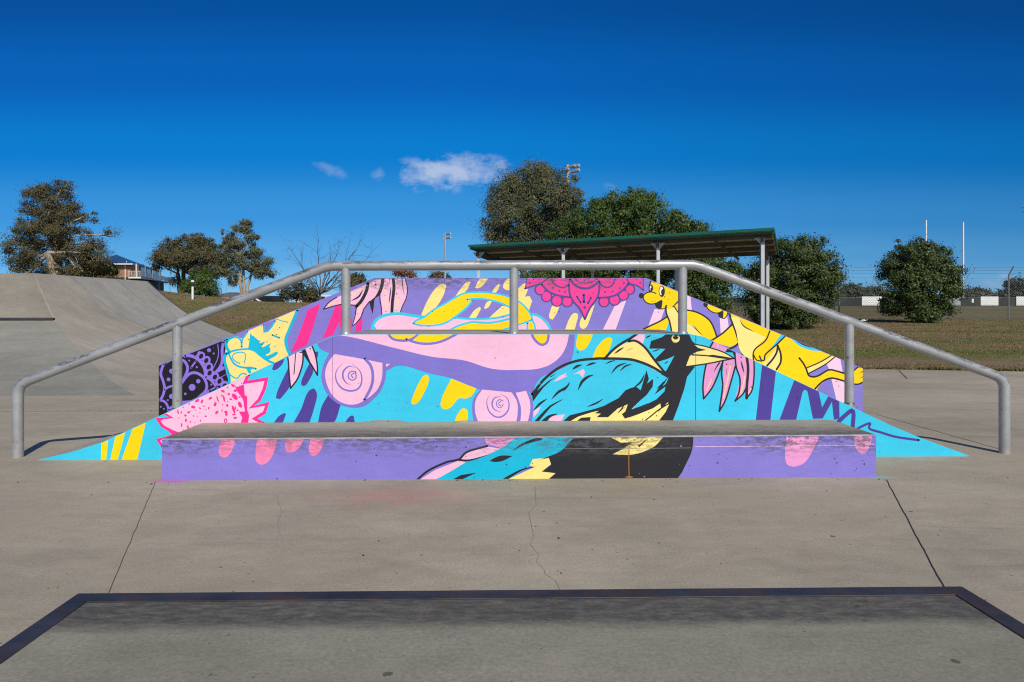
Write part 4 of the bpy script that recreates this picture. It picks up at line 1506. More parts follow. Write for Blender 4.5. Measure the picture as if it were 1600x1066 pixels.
    # middle group
    tree('gum_tree', 'tallest round grey-green gum tree rising behind the shelter roof', 'tree', 46, (835, 470),
         [(825, 285, 36, 28), (862, 292, 32, 28), (795, 305, 24, 24), (845, 320, 50, 26), (775, 330, 16, 22), (885, 320, 20, 24), (805, 345, 34, 20), (770, 355, 14, 18), (850, 350, 40, 18), (780, 375, 20, 12), (890, 350, 18, 18), (815, 375, 30, 16), (840, 268, 16, 10)], gum2, barkg, 420, 190, .55, .14, (.32, [(828, 390, 0), (850, 390, .4), (812, 392, -.4)]), 31, .6, .5)
    tree('fig_tree', 'dense glossy dark green round tree standing over the shelter roof', 'tree', 36, (965, 486),
         [(960, 350, 60, 40), (920, 355, 40, 28), (1005, 350, 46, 34), (985, 325, 36, 20), (890, 375, 36, 22), (1040, 365, 32, 24), (955, 320, 22, 14), (940, 390, 70, 30), (1030, 400, 60, 34), (880, 410, 50, 26), (860, 440, 40, 24), (970, 430, 70, 30), (1050, 430, 50, 30), (910, 445, 60, 24), (1010, 305, 14, 8)], fig, barkd, 900, 130, .42, .135, (.3, [(965, 440, 0), (985, 440, .3)]), 32, .15, .55)
    tree('fig_tree', 'smaller leafy tree with ragged crown right of the dense round one', 'tree', 33, (1110, 495),
         [(1085, 358, 18, 10), (1065, 350, 14, 12), (1085, 400, 30, 30), (1110, 420, 30, 24), (1090, 450, 36, 30), (1130, 435, 18, 18), (1120, 470, 26, 20), (1145, 425, 12, 10), (1075, 480, 30, 16)], fig, barkd, 260, 120, .36, .125, (.14, [(1110, 455, 0), (1095, 450, .3)]), 33, .15, .45)
    tree('fig_tree', 'rounded dark leathery shrub tree just right of the shelter', 'tree', 25.5, (1240, 512),
         [(1235, 400, 34, 26), (1210, 395, 22, 18), (1265, 400, 26, 22), (1240, 430, 56, 30), (1280, 425, 28, 28), (1195, 440, 30, 28), (1230, 470, 56, 30), (1285, 460, 24, 26), (1200, 480, 30, 22), (1270, 485, 30, 16), (1225, 495, 40, 12), (1300, 440, 14, 18), (1178, 425, 12, 14)], fig2, barkd, 560, 125, .27, .10, (.16, [(1240, 480, 0), (1225, 478, .2), (1255, 480, -.2)]), 34, .2, .55)
    tree('fig_tree', 'free-standing bushy dark green tree in front of the wire fence', 'tree', 30, (1437, 509),
         [(1425, 398, 26, 20), (1450, 402, 24, 18), (1405, 415, 20, 20), (1440, 425, 46, 26), (1475, 425, 22, 20), (1415, 450, 32, 24), (1460, 450, 38, 22), (1435, 475, 42, 20), (1488, 450, 12, 14), (1405, 475, 20, 12), (1465, 485, 22, 12), (1440, 492, 22, 10), (1418, 388, 8, 8)], fig2, barkd, 400, 125, .30, .115, (.16, [(1437, 490, 0), (1428, 488, .2), (1446, 488, -.2)]), 35, .2, .55)
    # far side of the playing field
    for lab, bx, bl in (('distant domed tree behind the field, left of the free-standing bushy tree', 1328, [(1328, 460, 18, 12), (1340, 466, 16, 10), (1312, 466, 12, 9)]),
                        ('distant low tree behind the leftmost white panel', 1366, [(1366, 462, 14, 10), (1356, 466, 8, 8), (1376, 465, 8, 8)]),
                        ('distant dark tree just right of the tall goal post', 1518, [(1515, 464, 14, 9), (1530, 463, 12, 8), (1545, 468, 9, 5)]),
                        ('distant spreading tree cut by the right edge of the picture', 1592, [(1594, 447, 18, 12), (1600, 456, 24, 14), (1575, 464, 18, 9), (1612, 450, 16, 16)])):
        tree('distant_tree', lab, 'tree', 120, (bx, 478), bl, far, barkd, 130, 34, .9, .5, (.25, [(bx, 470, 0)]), int(bx))


# ------------------------------------------------------------------ grass
def grass():
    rng = np.random.default_rng(5)
    n1 = 170000
    X = rng.uniform(3.0, 24, n1)
    Y = 11.9 + (rng.random(n1) ** 1.5) * 23
    n2 = 110000
    X2 = rng.uniform(-17, -3.5, n2)
    Y2 = rng.uniform(16.2, 31, n2)
    X, Y = np.concatenate([X, X2]), np.concatenate([Y, Y2])
    edge = np.interp(X, [-20, -3, 2, 6.6, 9.3, 30], [16.8, 16.0, 13.4, 12.42, 11.9, 10.8])
    pt = np.sin(X * 1.7 + np.sin(Y * .9) * 2) * np.sin(Y * 1.3 + np.cos(X * .6) * 2)
    bare = ((pt < -.45) & (rng.random(len(X)) < .5)) | ((X > 0) & (Y > 12.7 + .3 * np.sin(X)) & (Y < 14.7 + .3 * np.sin(X * 1.3)) & (rng.random(len(X)) < .88))
    onbank = (X < -4.3) & (Y < 17.1)
    ok = (Y > edge) & ~bare & ~onbank
    X, Y = X[ok], Y[ok]
    n3 = 9000
    X3 = rng.uniform(5.5, 14, n3)
    e3 = np.interp(X3, [-20, -3, 2, 6.6, 9.3, 30], [16.8, 16.0, 13.4, 12.42, 11.9, 10.8])
    Y3 = e3 - .1 + np.abs(rng.normal(size=n3)) * .13 + .08 * np.sin(X3 * 5) * np.sin(X3 * 1.7)
    tall = np.concatenate([np.zeros(len(X)), np.ones(n3)])
    X, Y = np.concatenate([X, X3]), np.concatenate([Y, Y3])
    Z = np.maximum(height(X, Y), np.where(tall > 0, 0.0, -1))
    N = len(X)
    h = rng.uniform(.012, .036, N) * (1 + 1.2 * (rng.random(N) < .03) + 1.1 * tall)
    a = rng.uniform(0, 2 * np.pi, N)
    w = rng.uniform(.003, .008, N) * (1 + Y / 26)
    lean = rng.normal(size=(N, 2)) * h[:, None] * .7
    p = np.stack([X, Y, Z - .005], 1)
    s = np.stack([np.cos(a) * w, np.sin(a) * w, np.zeros(N)], 1)
    tip = p + np.stack([lean[:, 0], lean[:, 1], h], 1)
    V = np.stack([p - s, p + s, tip], 1).reshape(-1, 3)
    m = Mat('dry_grass', (.2, .16, .08, 1), .8, 0, .2)
    gi = m.N('ShaderNodeNewGeometry')
    dry = m.mix(gi.outputs['Random Per Island'], (.19, .14, .075, 1), (.27, .205, .11, 1))
    grn = m.mix(gi.outputs['Random Per Island'], (.10, .125, .03, 1), (.175, .19, .052, 1))
    sp = m.N('ShaderNodeSeparateXYZ')
    m.L(m.coord(), sp.inputs[0])
    yy = m.math('ADD', sp.outputs[1], m.math('MULTIPLY', m.noise(.5, 3), 2.0))
    band = m.math('MULTIPLY', m.ramp(yy, 15.2, 16.0), m.ramp(yy, 18.2, 17.0), True)
    gmask = m.math('MAXIMUM', m.math('MULTIPLY', band, .9), m.math('MULTIPLY', m.ramp(m.noise(.35, 4, .6, (1, 2.2, 1)), .46, .6), .6))
    m.col = m.mix(gmask, dry, grn)
    o = mesh_np('grass', V, np.arange(3 * N).reshape(-1, 3), m.done())
    tag(o, 'short dry brown and green grass on the bank behind the skate park', 'grass', kind='stuff')


def grit():
    rng = np.random.default_rng(9)
    n = 280
    X = rng.uniform(-4.2, 4.6, n)
    Y = 2.3 + rng.random(n) ** 1.3 * 6.5
    m_ = rng.random(n) < .25                 # more of it swept against the foot of the bench
    Y[m_] = YC - .02 - np.abs(rng.normal(size=m_.sum())) * .05
    ok = ~((Y > YC - .012) & (Y < YB + .5) & (np.abs(X) < 3.75))
    X, Y = X[ok], Y[ok]
    n = len(X)
    r = rng.uniform(.0018, .0045, n) * (1 + .7 * (rng.random(n) < .12))
    P0 = np.stack([X, Y, r * .5 + .0005], 1)
    d = rng.normal(size=(n, 4, 3)) * .35
    base = np.array([(1, 0, -.4), (-.5, .87, -.4), (-.5, -.87, -.4), (0, 0, .8)])
    V = (P0[:, None, :] + (base[None] + d) * r[:, None, None] * np.array([1.6, 1.0, .8])).reshape(-1, 3)
    V[:, 2] = np.maximum(V[:, 2], .0008)
    k = np.arange(n)[:, None] * 4
    Fq = np.concatenate([k + np.array([f]) for f in ((0, 2, 1), (0, 1, 3), (1, 2, 3), (2, 0, 3))])
    m = Mat('grit', (.1, .08, .06, 1), .9, 0, .2)
    gi = m.N('ShaderNodeNewGeometry')
    m.col = m.mix(m.ramp(gi.outputs['Random Per Island'], .7, .85), (.07, .055, .04, 1), (.5, .46, .38, 1))
    tag(mesh_np('grit', V, Fq, m.done()), 'loose dark grit and crumbs scattered over the concrete', 'grit', kind='stuff')


# ------------------------------------------------------------------ picnic shelter
def shelter():
    FR = at(1208, 358.5, 16.45)
    Yl = 19.75
    FL = at(736, 385, Yl)
    ux = Vector((FR.x - FL.x, FR.y - FL.y, 0)).normalized()
    n = Vector((-ux.y, ux.x, 0))
    BR = at(1217, 394, 19.6)
    wd = (BR - FR).dot(n)
    drop = BR.z - FR.z
    t = thing('picnic_shelter', 'open skillion-roofed shelter with green gutter and grey posts behind the wall', 'shelter',
              ((FL.x + FR.x) / 2, (FL.y + FR.y) / 2, .1))

    def P(s, v, dz=0.0):                    # s along the front from left to right, v from front to back
        return FL.lerp(FR, s) + n * (wd * v) + Vector((0, 0, drop * v + dz))
    L_ = (FR - FL).length
    # corrugated sheet: ribs run front to back
    nr = int(L_ / .075)
    mb = MB()
    vs = []
    for i in range(nr * 4 + 1):
        s = i / (nr * 4)
        dz = -.02 + (.011 if i % 4 < 2 else -.011)
        vs += [P(s, -.01, dz), P(s, 1.03, dz)]
    mb.add(vs, [(2 * i, 2 * i + 2, 2 * i + 3, 2 * i + 1) for i in range(nr * 4)], 0)
    mb.build('roof_sheet', M_SHEET, t, normals=False)
    mb = MB()
    mb.beam(P(0, -.02, -.01) - ux * .03, P(1, -.02, -.01) + ux * .03, .10, .07)
    mb.beam(P(0, -.0, -.075) - ux * .03, P(1, -.0, -.075) + ux * .03, .04, .05)
    mb.build('gutter', M_GREEN, t)
    mb = MB()
    mb.beam(P(1.003, .01, -.035), P(1.003, 1.03, -.035), .03, .1)
    mb.build('barge_board', M_GREEN, t)
    mb = MB()
    mb.beam(P(-.003, .01, -.035), P(-.003, 1.03, -.035), .03, .1)
    mb.build('barge_board', M_GREEN, t)
    for v in (.1, .36, .62, .88):
        mb = MB()
        mb.beam(P(.004, v, -.09), P(.996, v, -.09), .06, .11)
        mb.build('purlin', M_FRAME_DARK, t)
    def where(px):
        lo, hi = 0.0, 1.0
        for _ in range(30):
            mid = (lo + hi) / 2
            q = P(mid, .06) - CAM
            if CX + F * q.dot(RGT) / q.dot(FWD) < px:
                lo = mid
            else:
                hi = mid
        return lo
    spots = (where(748), where(880), where(1028), where(1191))
    for s in spots:
        mb = MB()
        mb.beam(P(s, .03, -.21), P(s, .98, -.21), .07, .13)
        mb.build('rafter', M_FRAME_DARK, t)
    for s in (.19, .52, .83):
        mb = MB()
        mb.beam(P(s, .05, -.17), P(s + .04, .98, -.17), .05, .05)
        mb.build('cross_brace', M_FRAME_DARK, t)
    for v in (.06, .9):
        for s in spots:
            mb = MB()
            tp = P(s, v, -.15)
            g = float(height(tp.x, tp.y)) - .1
            mb.beam((tp.x, tp.y, g), tp + Vector((0, 0, -.0)), .085, .085)
            o = mb.build('post', M_POST, t)
            mb = MB()
            for sg in ((-1, 1) if s < .9 else (-1,)):
                a = tp + ux * sg * .042
                v3 = [a, a + ux * sg * .15, a - Vector((0, 0, .16))]
                off = n * .012
                mb.add([q - off for q in v3] + [q + off for q in v3], [(0, 1, 2), (5, 4, 3), (0, 3, 4, 1), (1, 4, 5, 2), (2, 5, 3, 0)])
            mb.build('bracket', M_POST, o)
    for s in spots[1:3]:
        mb = MB()
        a = P(s, .06, -.62)
        mb.beam(a + n * .04, P(s, .3, -.2), .05, .05)
        mb.build('knee_brace', M_FRAME_DARK, t)


# ------------------------------------------------------------------ tall poles
def floodlight(label, Y, px, ytop, r, heads, pole_to=None):
    top = at(px, ytop, Y)
    g = float(height(top.x, Y)) - .1
    t = thing('floodlight', label, 'floodlight', (top.x, Y, g), 'sports ground floodlights')
    mb = MB()
    mb.tube([(top.x, Y, g), (top.x, Y, g + 2), top], [r * 1.25, r * 1.2, r], 10)
    mb.build('pole', M_GALV, t)
    k = Y / F
    mb = MB()
    for dy in (min(h[1] for h in heads), max(h[1] for h in heads)):
        z = top.z - dy * k - .3 * k * 4
        mb.beam((top.x - 3 * k, Y, z), (top.x + 10 * k, Y, z + 1.5 * k), .12, .12)
    mb.build('crossarm', M_GALV, t)
    for dx, dy, sc in heads:
        mb = MB()
        c = Vector((top.x + dx * k, Y - .25, top.z - dy * k))
        d = Vector((1, -.45, .18)).normalized()
        mb.tube([c - d * sc * 1.0, c - d * sc * .45, c + d * sc * .5, c + d * sc], [sc * .18, sc * .34, sc * .44, sc * .4], 12)
        o = mb.build('lamp_head', M_LAMP, t)
        mb = MB()
        mb.tube([c + d * sc * 1.005, c + d * sc * 1.06], [sc * .37, sc * .35], 12)
        mb.build('lens', M_GLASS, o)


def goal():
    t0 = at(1447, 478, 101)
    t1 = at(1505, 478, 101)
    g = float(height(t0.x, 101))
    t = thing('goal_posts', 'tall white rugby goal posts rising behind the free-standing bushy tree', 'goal posts', ((t0.x + t1.x) / 2, 101, g))
    z1, z2 = at(1447, 344, 101).z, at(1505, 347, 101).z
    for p, z in ((t0, z1), (t1, z2)):
        mb = MB()
        mb.tube([(p.x, 101, g - .1), (p.x, 101, g + 3), (p.x, 101, z)], [.16, .14, .11], 10)
        mb.build('upright', M_WHITE, t)
    mb = MB()
    mb.tube([(t0.x + .1, 101, g + 3), (t1.x - .1, 101, g + 3)], .08, 8)
    mb.build('crossbar', M_WHITE, t)


def wire_fence():
    Y = 33.0
    x0, x1 = at(1150, 478, Y).x, at(1720, 478, Y).x
    pxs = [1179, 1311, 1443, 1576, 1708]
    t = thing('wire_fence', 'tall chain-link fence with angled barbed wire tops beyond the trees at right', 'fence', ((x0 + x1) / 2, Y, .4))
    hz = 2.02
    for px in pxs:
        x = at(px, 478, Y).x
        g = float(height(x, Y))
        mb = MB()
        mb.tube([(x, Y, g - .2), (x, Y, g + 2.1), (x + .02, Y, g + 2.2), (x + .16, Y - .12, g + 2.62)], [.036, .036, .036, .03], 8)
        mb.build('post', M_FPOST, t)
    mb = MB()
    d = .13
    n = int((x1 - x0 + hz) / d)
    w = .0045
    for i in range(n):
        for sg in (1, -1):
            a = x0 - hz + i * d if sg > 0 else x0 + i * d
            p0, p1 = (a, 0.0), (a + sg * hz, hz) if sg > 0 else (a - hz, hz)
            # clip to the fence length
            q = []
            for (x, z) in (p0, p1):
                q.append([x, z])
            (ax, az), (bx, bz) = q
            if ax == bx:
                continue
            ts = sorted(((x0 - ax) / (bx - ax), (x1 - ax) / (bx - ax)))
            ta, tb = max(0, ts[0]), min(1, ts[1])
            if tb - ta < .02:
                continue
            A = (ax + (bx - ax) * ta, az + (bz - az) * ta)
            Bq = (ax + (bx - ax) * tb, az + (bz - az) * tb)
            ga, gb = .42 + float(height(A[0], Y)) * 0, .42
            mb.add([(A[0] - w, Y + .01 * sg, A[1] + ga), (A[0] + w, Y + .01 * sg, A[1] + ga), (Bq[0] + w, Y + .01 * sg, Bq[1] + gb), (Bq[0] - w, Y + .01 * sg, Bq[1] + gb)], [(0, 1, 2, 3)])
    mb.build('chain_link', M_WIRE, t, normals=False)
    for k, (dy, dz) in enumerate(((0, 2.08), (-.05, 2.3), (-.09, 2.45), (-.12, 2.6))):
        mb = MB()
        mb.tube([(x0 + (x1 - x0) * i / 12, Y + dy, .43 + dz + .01 * math.sin(i * 2 + k)) for i in range(13)], .006, 4)
        mb.build('strand', M_WIRE, t)


def field_edge():
    # dark perimeter boards and white panels on the far touchline
    Y = 92.0
    g = float(height(40, Y)) - .02
    x0, x1 = at(1040, 478, Y).x, at(1690, 478, Y).x
    t = thing('perimeter_fence', 'long dark low fence along the far side of the playing field', 'fence', ((x0 + x1) / 2, Y, g))
    mb = MB()
    mb.box((x0, Y, g), (x1, Y + .06, g + 1.15))
    mb.build('fence_panel', M_FDARK, t)
    mb = MB()
    mb.box((x0, Y - .02, g + 1.15), (x1, Y + .08, g + 1.2))
    mb.build('top_rail', M_FPOST, t)
    for a, b, lab in ((1346, 1377, 'white ribbed panel on the far fence, left of the free-standing bushy tree'),
                      (1531.5, 1559, 'white ribbed panel on the far fence, right of the goal posts'),
                      (1587, 1625, 'white ribbed panel on the far fence, cut by the right picture edge'),
                      (1473, 1500, 'pale grey panel on the far fence half hidden by the bushy tree')):
        xa, xb = at(a, 478, Y).x, at(b, 478, Y).x
        zt = at(a, 463.5, Y).z
        t = thing('fence_sign', lab, 'panel', ((xa + xb) / 2, Y - .1, g), 'pale panels on the far fence')
        mb = MB()
        mb.box((xa, Y - .12, g + .12), (xb, Y - .05, zt))
        for i in range(4):
            z = g + .25 + (zt - g - .3) * i / 3.4
            mb.box((xa, Y - .135, z), (xb, Y - .121, z + .05))
        mb.build('panel', M_WHITE if a != 1473 else M_PGREY, t)
        for x in (xa + .08, xb - .08):
            mb = MB()
            mb.box((x - .04, Y - .048, g - .1), (x + .04, Y - .002, zt - .03))
            mb.build('support', M_FDARK, t)
    p = at(1519.5, 478, 90)
    t = thing('marker_post', 'small white marker on a dark stake right of the goal posts', 'marker', (p.x, 90, g))
    mb = MB()
    mb.box((p.x - .05, 89.97, g - .1), (p.x + .05, 90.03, g + .5))
    mb.build('stake', M_FDARK, t)
    mb = MB()
    mb.box((p.x - .13, 89.94, g + .5), (p.x + .13, 89.968, g + 1.0))
    mb.build('plate', M_WHITE, t)


# ------------------------------------------------------------------ house, cars and small things on the left
def house():
    Y = 125.0
    k = Y / F
    c = at(195, 478, Y)
    t = thing('brick_house', 'brick house with blue hipped roof and white balcony beyond the concrete bank', 'house', (c.x, Y + 4, 3.8))
    X = lambda px: at(px, 478, Y).x
    Z = lambda py: H + (HOR - py) * k
    xl, xr = X(136), X(238)
    ze, za = Z(413), Z(397.5)
    yf, yb = Y, Y + 9
    g = 3.7
    xback = at(251, 478, Y + 26).x

    def upright(mb, pts, z0, z1):
        n = len(pts)
        mb.add([(x, y, z0) for x, y in pts] + [(x, y, z1) for x, y in pts],
               [tuple(range(n - 1, -1, -1)), tuple(range(n, 2 * n))] + [(i, (i + 1) % n, n + (i + 1) % n, n + i) for i in range(n)])
    mb = MB()
    upright(mb, [(xl + .5, yf + .6), (X(201), yf + .6), (X(203.5), yf + 3), (xback, yf + 26), (xl + .5, yf + 26)], Z(434), ze - .02)
    mb.build('wall', M_BRICK, t)
    mb = MB()
    upright(mb, [(xl + .5, yf + .7), (X(200.9), yf + .7), (X(205), yf + 4), (at(256, 478, Y + 26).x, yf + 26), (xl + .5, yf + 26)], g - .6, Z(434) - .02)
    mb.build('undercroft', M_FDARK, t)
    xe = X(208)
    xeb = at(247, 478, Y + 25).x
    e = [(xl, yf - .3, ze), (xe, yf - .3, ze), (xeb, yf + 25, ze), (xl, yf + 26.6, ze)]
    ra, rb = at(182, 398, Y + 8), at(193, 399.5, Y + 16)
    rb.z = ra.z
    mb = MB()
    mb.add(e + [tuple(ra), tuple(rb)], [(0, 1, 4), (1, 2, 5, 4), (2, 3, 5), (3, 0, 4, 5)], 0)
    mb.add([(x, y, z - .02) for x, y, z in e], [(3, 2, 1, 0)], 0)
    mb.build('roof', M_ROOFBLUE, t)
    mb = MB()
    mb.beam((xl - .04, yf - .34, ze - .06), (xe + .04, yf - .34, ze - .06), .08, .2)
    mb.beam((xe + .04, yf - .34, ze - .06), (xeb + .04, yf + 25, ze - .06), .08, .2)
    mb.build('gutter', M_WHITE, t)
    mb = MB()
    x = X(193)
    mb.tube([(x, yf + .55, g), (x, yf + .55, ze)], .08, 8)
    mb.build('downpipe', M_WHITE, t)
    mb = MB()
    mb.tube([(x, yf + 1.0, ze), (x, yf + 1.0, ze + .55)], .07, 8)
    mb.build('vent_pipe', M_WHITE, t)
    # balcony
    zf = Z(433.5)
    bx0, bx1 = X(201.5), at(266, 478, Y + 25).x
    mb = MB()
    mb.add([(bx0, yf - .2, zf), (X(222), yf - .4, zf), (bx1, yf + 25, zf), (bx1 - 4, yf + 26, zf), (bx0, yf + 9.5, zf)]
           + [(bx0, yf - .2, zf - .25), (X(222), yf - .4, zf - .25), (bx1, yf + 25, zf - .25), (bx1 - 4, yf + 26, zf - .25), (bx0, yf + 9.5, zf - .25)],
           [(0, 1, 2, 3, 4), (9, 8, 7, 6, 5), (0, 5, 6, 1), (1, 6, 7, 2), (2, 7, 8, 3), (3, 8, 9, 4), (4, 9, 5, 0)])
    b = mb.build('balcony', M_WHITE, t)
    mb = MB()
    A, B_, D = Vector((bx0, yf - .22, zf)), Vector((X(222), yf - .42, zf)), Vector((bx1, yf + 25, zf))
    for p, q in ((B_, D),):
        mb.beam(p + Vector((0, 0, .55)), q + Vector((0, 0, .48)), .05, .86)
    for i in range(9):
        p = A.lerp(B_, i / 8)
        mb.beam(p, p + Vector((0, 0, 1.05)), .04, .04)
    mb.beam(A + Vector((0, 0, 1.05)), B_ + Vector((0, 0, 1.05)), .06, .06)
    mb.build('balustrade', M_WHITE, b)
    for p in (A.lerp(B_, .62), B_.lerp(D, .12), B_.lerp(D, .35), B_.lerp(D, .6)):
        mb = MB()
        mb.beam((p.x, p.y + .1, zf), (p.x, p.y + .1, ze), .16 if p.y < yf else .1, .16 if p.y < yf else .1)
        mb.build('veranda_post', M_WHITE if p.y < yf else M_GALV, t)
    for p in (B_.lerp(D, .55), B_.lerp(D, .97)):
        mb = MB()
        mb.beam((p.x, p.y + .2, g - .4), (p.x, p.y + .2, zf - .25), .14, .14)
        mb.build('stilt', M_GALV, t)
    wa, wb = Vector((X(203.5), yf + 3, 0)), Vector((xback, yf + 26, 0))
    side = (wb - wa).normalized()
    out_ = Vector((side.y, -side.x, 0)) * .03
    for s0, s1 in ((.06, .24), (.3, .5), (.56, .76), (.8, .95)):
        mb = MB()
        p, q = wa.lerp(wb, s0) + out_, wa.lerp(wb, s1) + out_
        mb.beam(p + Vector((0, 0, zf + 1.1)), q + Vector((0, 0, zf + 1.1)), .05, 2.0)
        mb.build('window', M_DARKGLASS, t)
    # far grey-roofed house
    Y2 = 115.0
    a, b2 = at(322, 478, Y2), at(376, 478, Y2)
    z0, z1, z2 = 1.3, at(0, 464.5, Y2).z, at(0, 456, Y2).z
    t = thing('distant_house', 'low grey hipped roof of a far house under the slender gum tree', 'house', ((a.x + b2.x) / 2, Y2 + 4, z0))
    mb = MB()
    mb.box((a.x + .4, Y2 + .4, z0 - .3), (b2.x - .4, Y2 + 8, z1 - .01))
    mb.build('wall', M_BRICK, t)
    e = [(a.x, Y2, z1), (b2.x, Y2, z1), (b2.x, Y2 + 8.4, z1), (a.x, Y2 + 8.4, z1)]
    mb = MB()
    mb.add(e + [(a.x + 2.1, Y2 + 4.2, z2), (b2.x - 2.1, Y2 + 4.2, z2)], [(0, 1, 5, 4), (1, 2, 5), (2, 3, 4, 5), (3, 0, 4), (3, 2, 1, 0)])
    mb.build('roof', M_ROOFGREY, t)


def vehicle(name, label, cat, px, py_top, Y, length, width, height_, paint_m, yaw, boxy=False):
    p = at(px, py_top, Y)
    z0 = p.z - height_
    t = thing(name, label, cat, (p.x, Y, z0))
    c, s = math.cos(yaw), math.sin(yaw)
    T = lambda x, y, z: (p.x + x * c - y * s, Y + x * s + y * c, z0 + z)
    L2, W2, Hh = length / 2, width / 2, height_
    if boxy:
        prof = [(-L2, .3), (-L2, Hh * .95), (-L2 + .1, Hh), (L2 * .55, Hh), (L2 * .8, Hh * .62), (L2, Hh * .5), (L2, .3)]
        win = [(L2 * .1, Hh * .6), (L2 * .1, Hh * .9), (L2 * .5, Hh * .9), (L2 * .72, Hh * .6)]
        rear = [(-L2 * .9, Hh * .6), (-L2 * .9, Hh * .9), (L2 * .02, Hh * .9), (L2 * .02, Hh * .6)]
    else:
        prof = [(-L2, .35), (-L2, Hh * .58), (-L2 * .72, Hh * .64), (-L2 * .42, Hh * .98), (L2 * .12, Hh), (L2 * .45, Hh * .66), (L2 * .95, Hh * .56), (L2, .35)]
        win = [(-L2 * .02, Hh * .67), (-L2 * .02, Hh * .94), (L2 * .1, Hh * .94), (L2 * .36, Hh * .67)]
        rear = [(-L2 * .62, Hh * .67), (-L2 * .4, Hh * .94), (-L2 * .06, Hh * .94), (-L2 * .06, Hh * .67)]
    mb = MB()
    n = len(prof)
    vs = [T(x, -W2, z) for x, z in prof] + [T(x, W2, z) for x, z in prof]
    mb.add(vs, [tuple(range(n)), tuple(range(2 * n - 1, n - 1, -1))] + [(i, n + i, n + (i + 1) % n, (i + 1) % n) for i in range(n)])
    bevel(mb.build('body', paint_m, t), .06, 2)
    for w_ in (win, rear):
        for sg in (-1, 1):
            mb = MB()
            mb.add([T(x, sg * (W2 + .01), z) for x, z in w_], [(0, 1, 2, 3)])
            mb.build('side_window', M_DARKGLASS, t, normals=False)
    for x in (-L2 * .62, L2 * .6):
        for sg in (-1, 1):
            mb = MB()
            mb.tube([T(x, sg * (W2 - .16), .32), T(x, sg * (W2 + .03), .32)], .32, 16)
            mb.build('wheel', M_TYRE, t)


def small_things():
    # bollard light on the crest
    Y = 27.0
    p = at(301, 460, Y)
    g = float(height(p.x, Y)) - .05
    t = thing('bollard', 'white bollard with a dark band and white cap on the grass crest', 'bollard', (p.x, Y, g))
    z1, z2, z3, z4 = at(301, 448, Y).z, at(301, 441, Y).z, at(301, 438, Y).z, 0
    for nm, a, b, r, m in (('post', g, z1, .045, M_WHITE), ('band', z1, z2, .045, M_FDARK), ('cap', z2, z3, .062, M_WHITE)):
        mb = MB()
        mb.tube([(p.x, Y, a), (p.x, Y, b)], r, 14)
        mb.build(nm, m, t)
    # street lamp
    Y = 118.0
    p = at(353, 447, Y)
    t = thing('street_lamp', 'thin grey street lamp with a side arm above the far grey roof', 'street lamp', (p.x, Y, 1.3))
    mb = MB()
    mb.tube([(p.x, Y, 1.0), p, at(356, 446.3, Y), at(362, 445.5, Y)], [.08, .06, .05, .04], 8)
    mb.build('pole', M_GALV, t)
    mb = MB()
    q = at(363, 445.6, Y)
    mb.obox(q, (.35, 0, .03), (0, .12, 0), (0, 0, .06))
    mb.build('lamp_head', M_LAMP, t)
    # orange panel
    Y = 62.0
    a, b = at(345, 469.5, Y), at(358.5, 464.8, Y)
    t = thing('barrier', 'low bright orange barrier on the grass crest below the far grey roof', 'barrier', ((a.x + b.x) / 2, Y, a.z - .4))
    mb = MB()
    mb.box((a.x, Y, a.z - .1), (b.x, Y + .12, b.z))
    mb.build('board', M_ORANGE, t)
    for x in (a.x + .12, b.x - .12):
        mb = MB()
        mb.box((x - .05, Y + .02, a.z - .9), (x + .05, Y + .1, a.z - .1))
        mb.build('leg', M_FDARK, t)
    vehicle('parked_car', 'small white sedan parked behind the grass crest, left of the dark van', 'car', 397, 466.5, 72, 4.4, 1.75, 1.42, M_WHITE, R(15))
    vehicle('parked_van', 'dark blue van parked behind the grass crest beyond the rail', 'van', 416, 462.5, 76, 4.9, 1.9, 1.95, M_CARDARK, R(60), True)
    vehicle('parked_car', 'small dark car at the right of the parked dark van', 'car', 430, 466.0, 84, 4.2, 1.75, 1.45, M_CARDARK, R(40))
    vehicle('parked_van', 'white van half hidden behind the bare tree trunk', 'van', 498, 461, 75, 4.9, 1.9, 2.0, M_WHITE, R(55), True)
    # scrap on the grass
    p = at(1352, 496, 30.5)
    g = float(height(p.x, 30.5))
    t = thing('litter', 'crumpled white scrap of litter lying in the tree shadow by the fence', 'litter', (p.x, 30.5, g))
    rnd = random.Random(3)
    mb = MB()
    vs = []
    for i in range(5):
        for j in range(4):
            vs.append((p.x - .12 + .06 * i, 30.5 + .05 * j, g + .03 + rnd.uniform(0, .11)))
    mb.add(vs, [(i * 4 + j, (i + 1) * 4 + j, (i + 1) * 4 + j + 1, i * 4 + j + 1) for i in range(4) for j in range(3)])
    o = mb.build('sheet', M_WHITE, t, normals=False)
    so = o.modifiers.new('thick', 'SOLIDIFY')
    so.thickness = .006
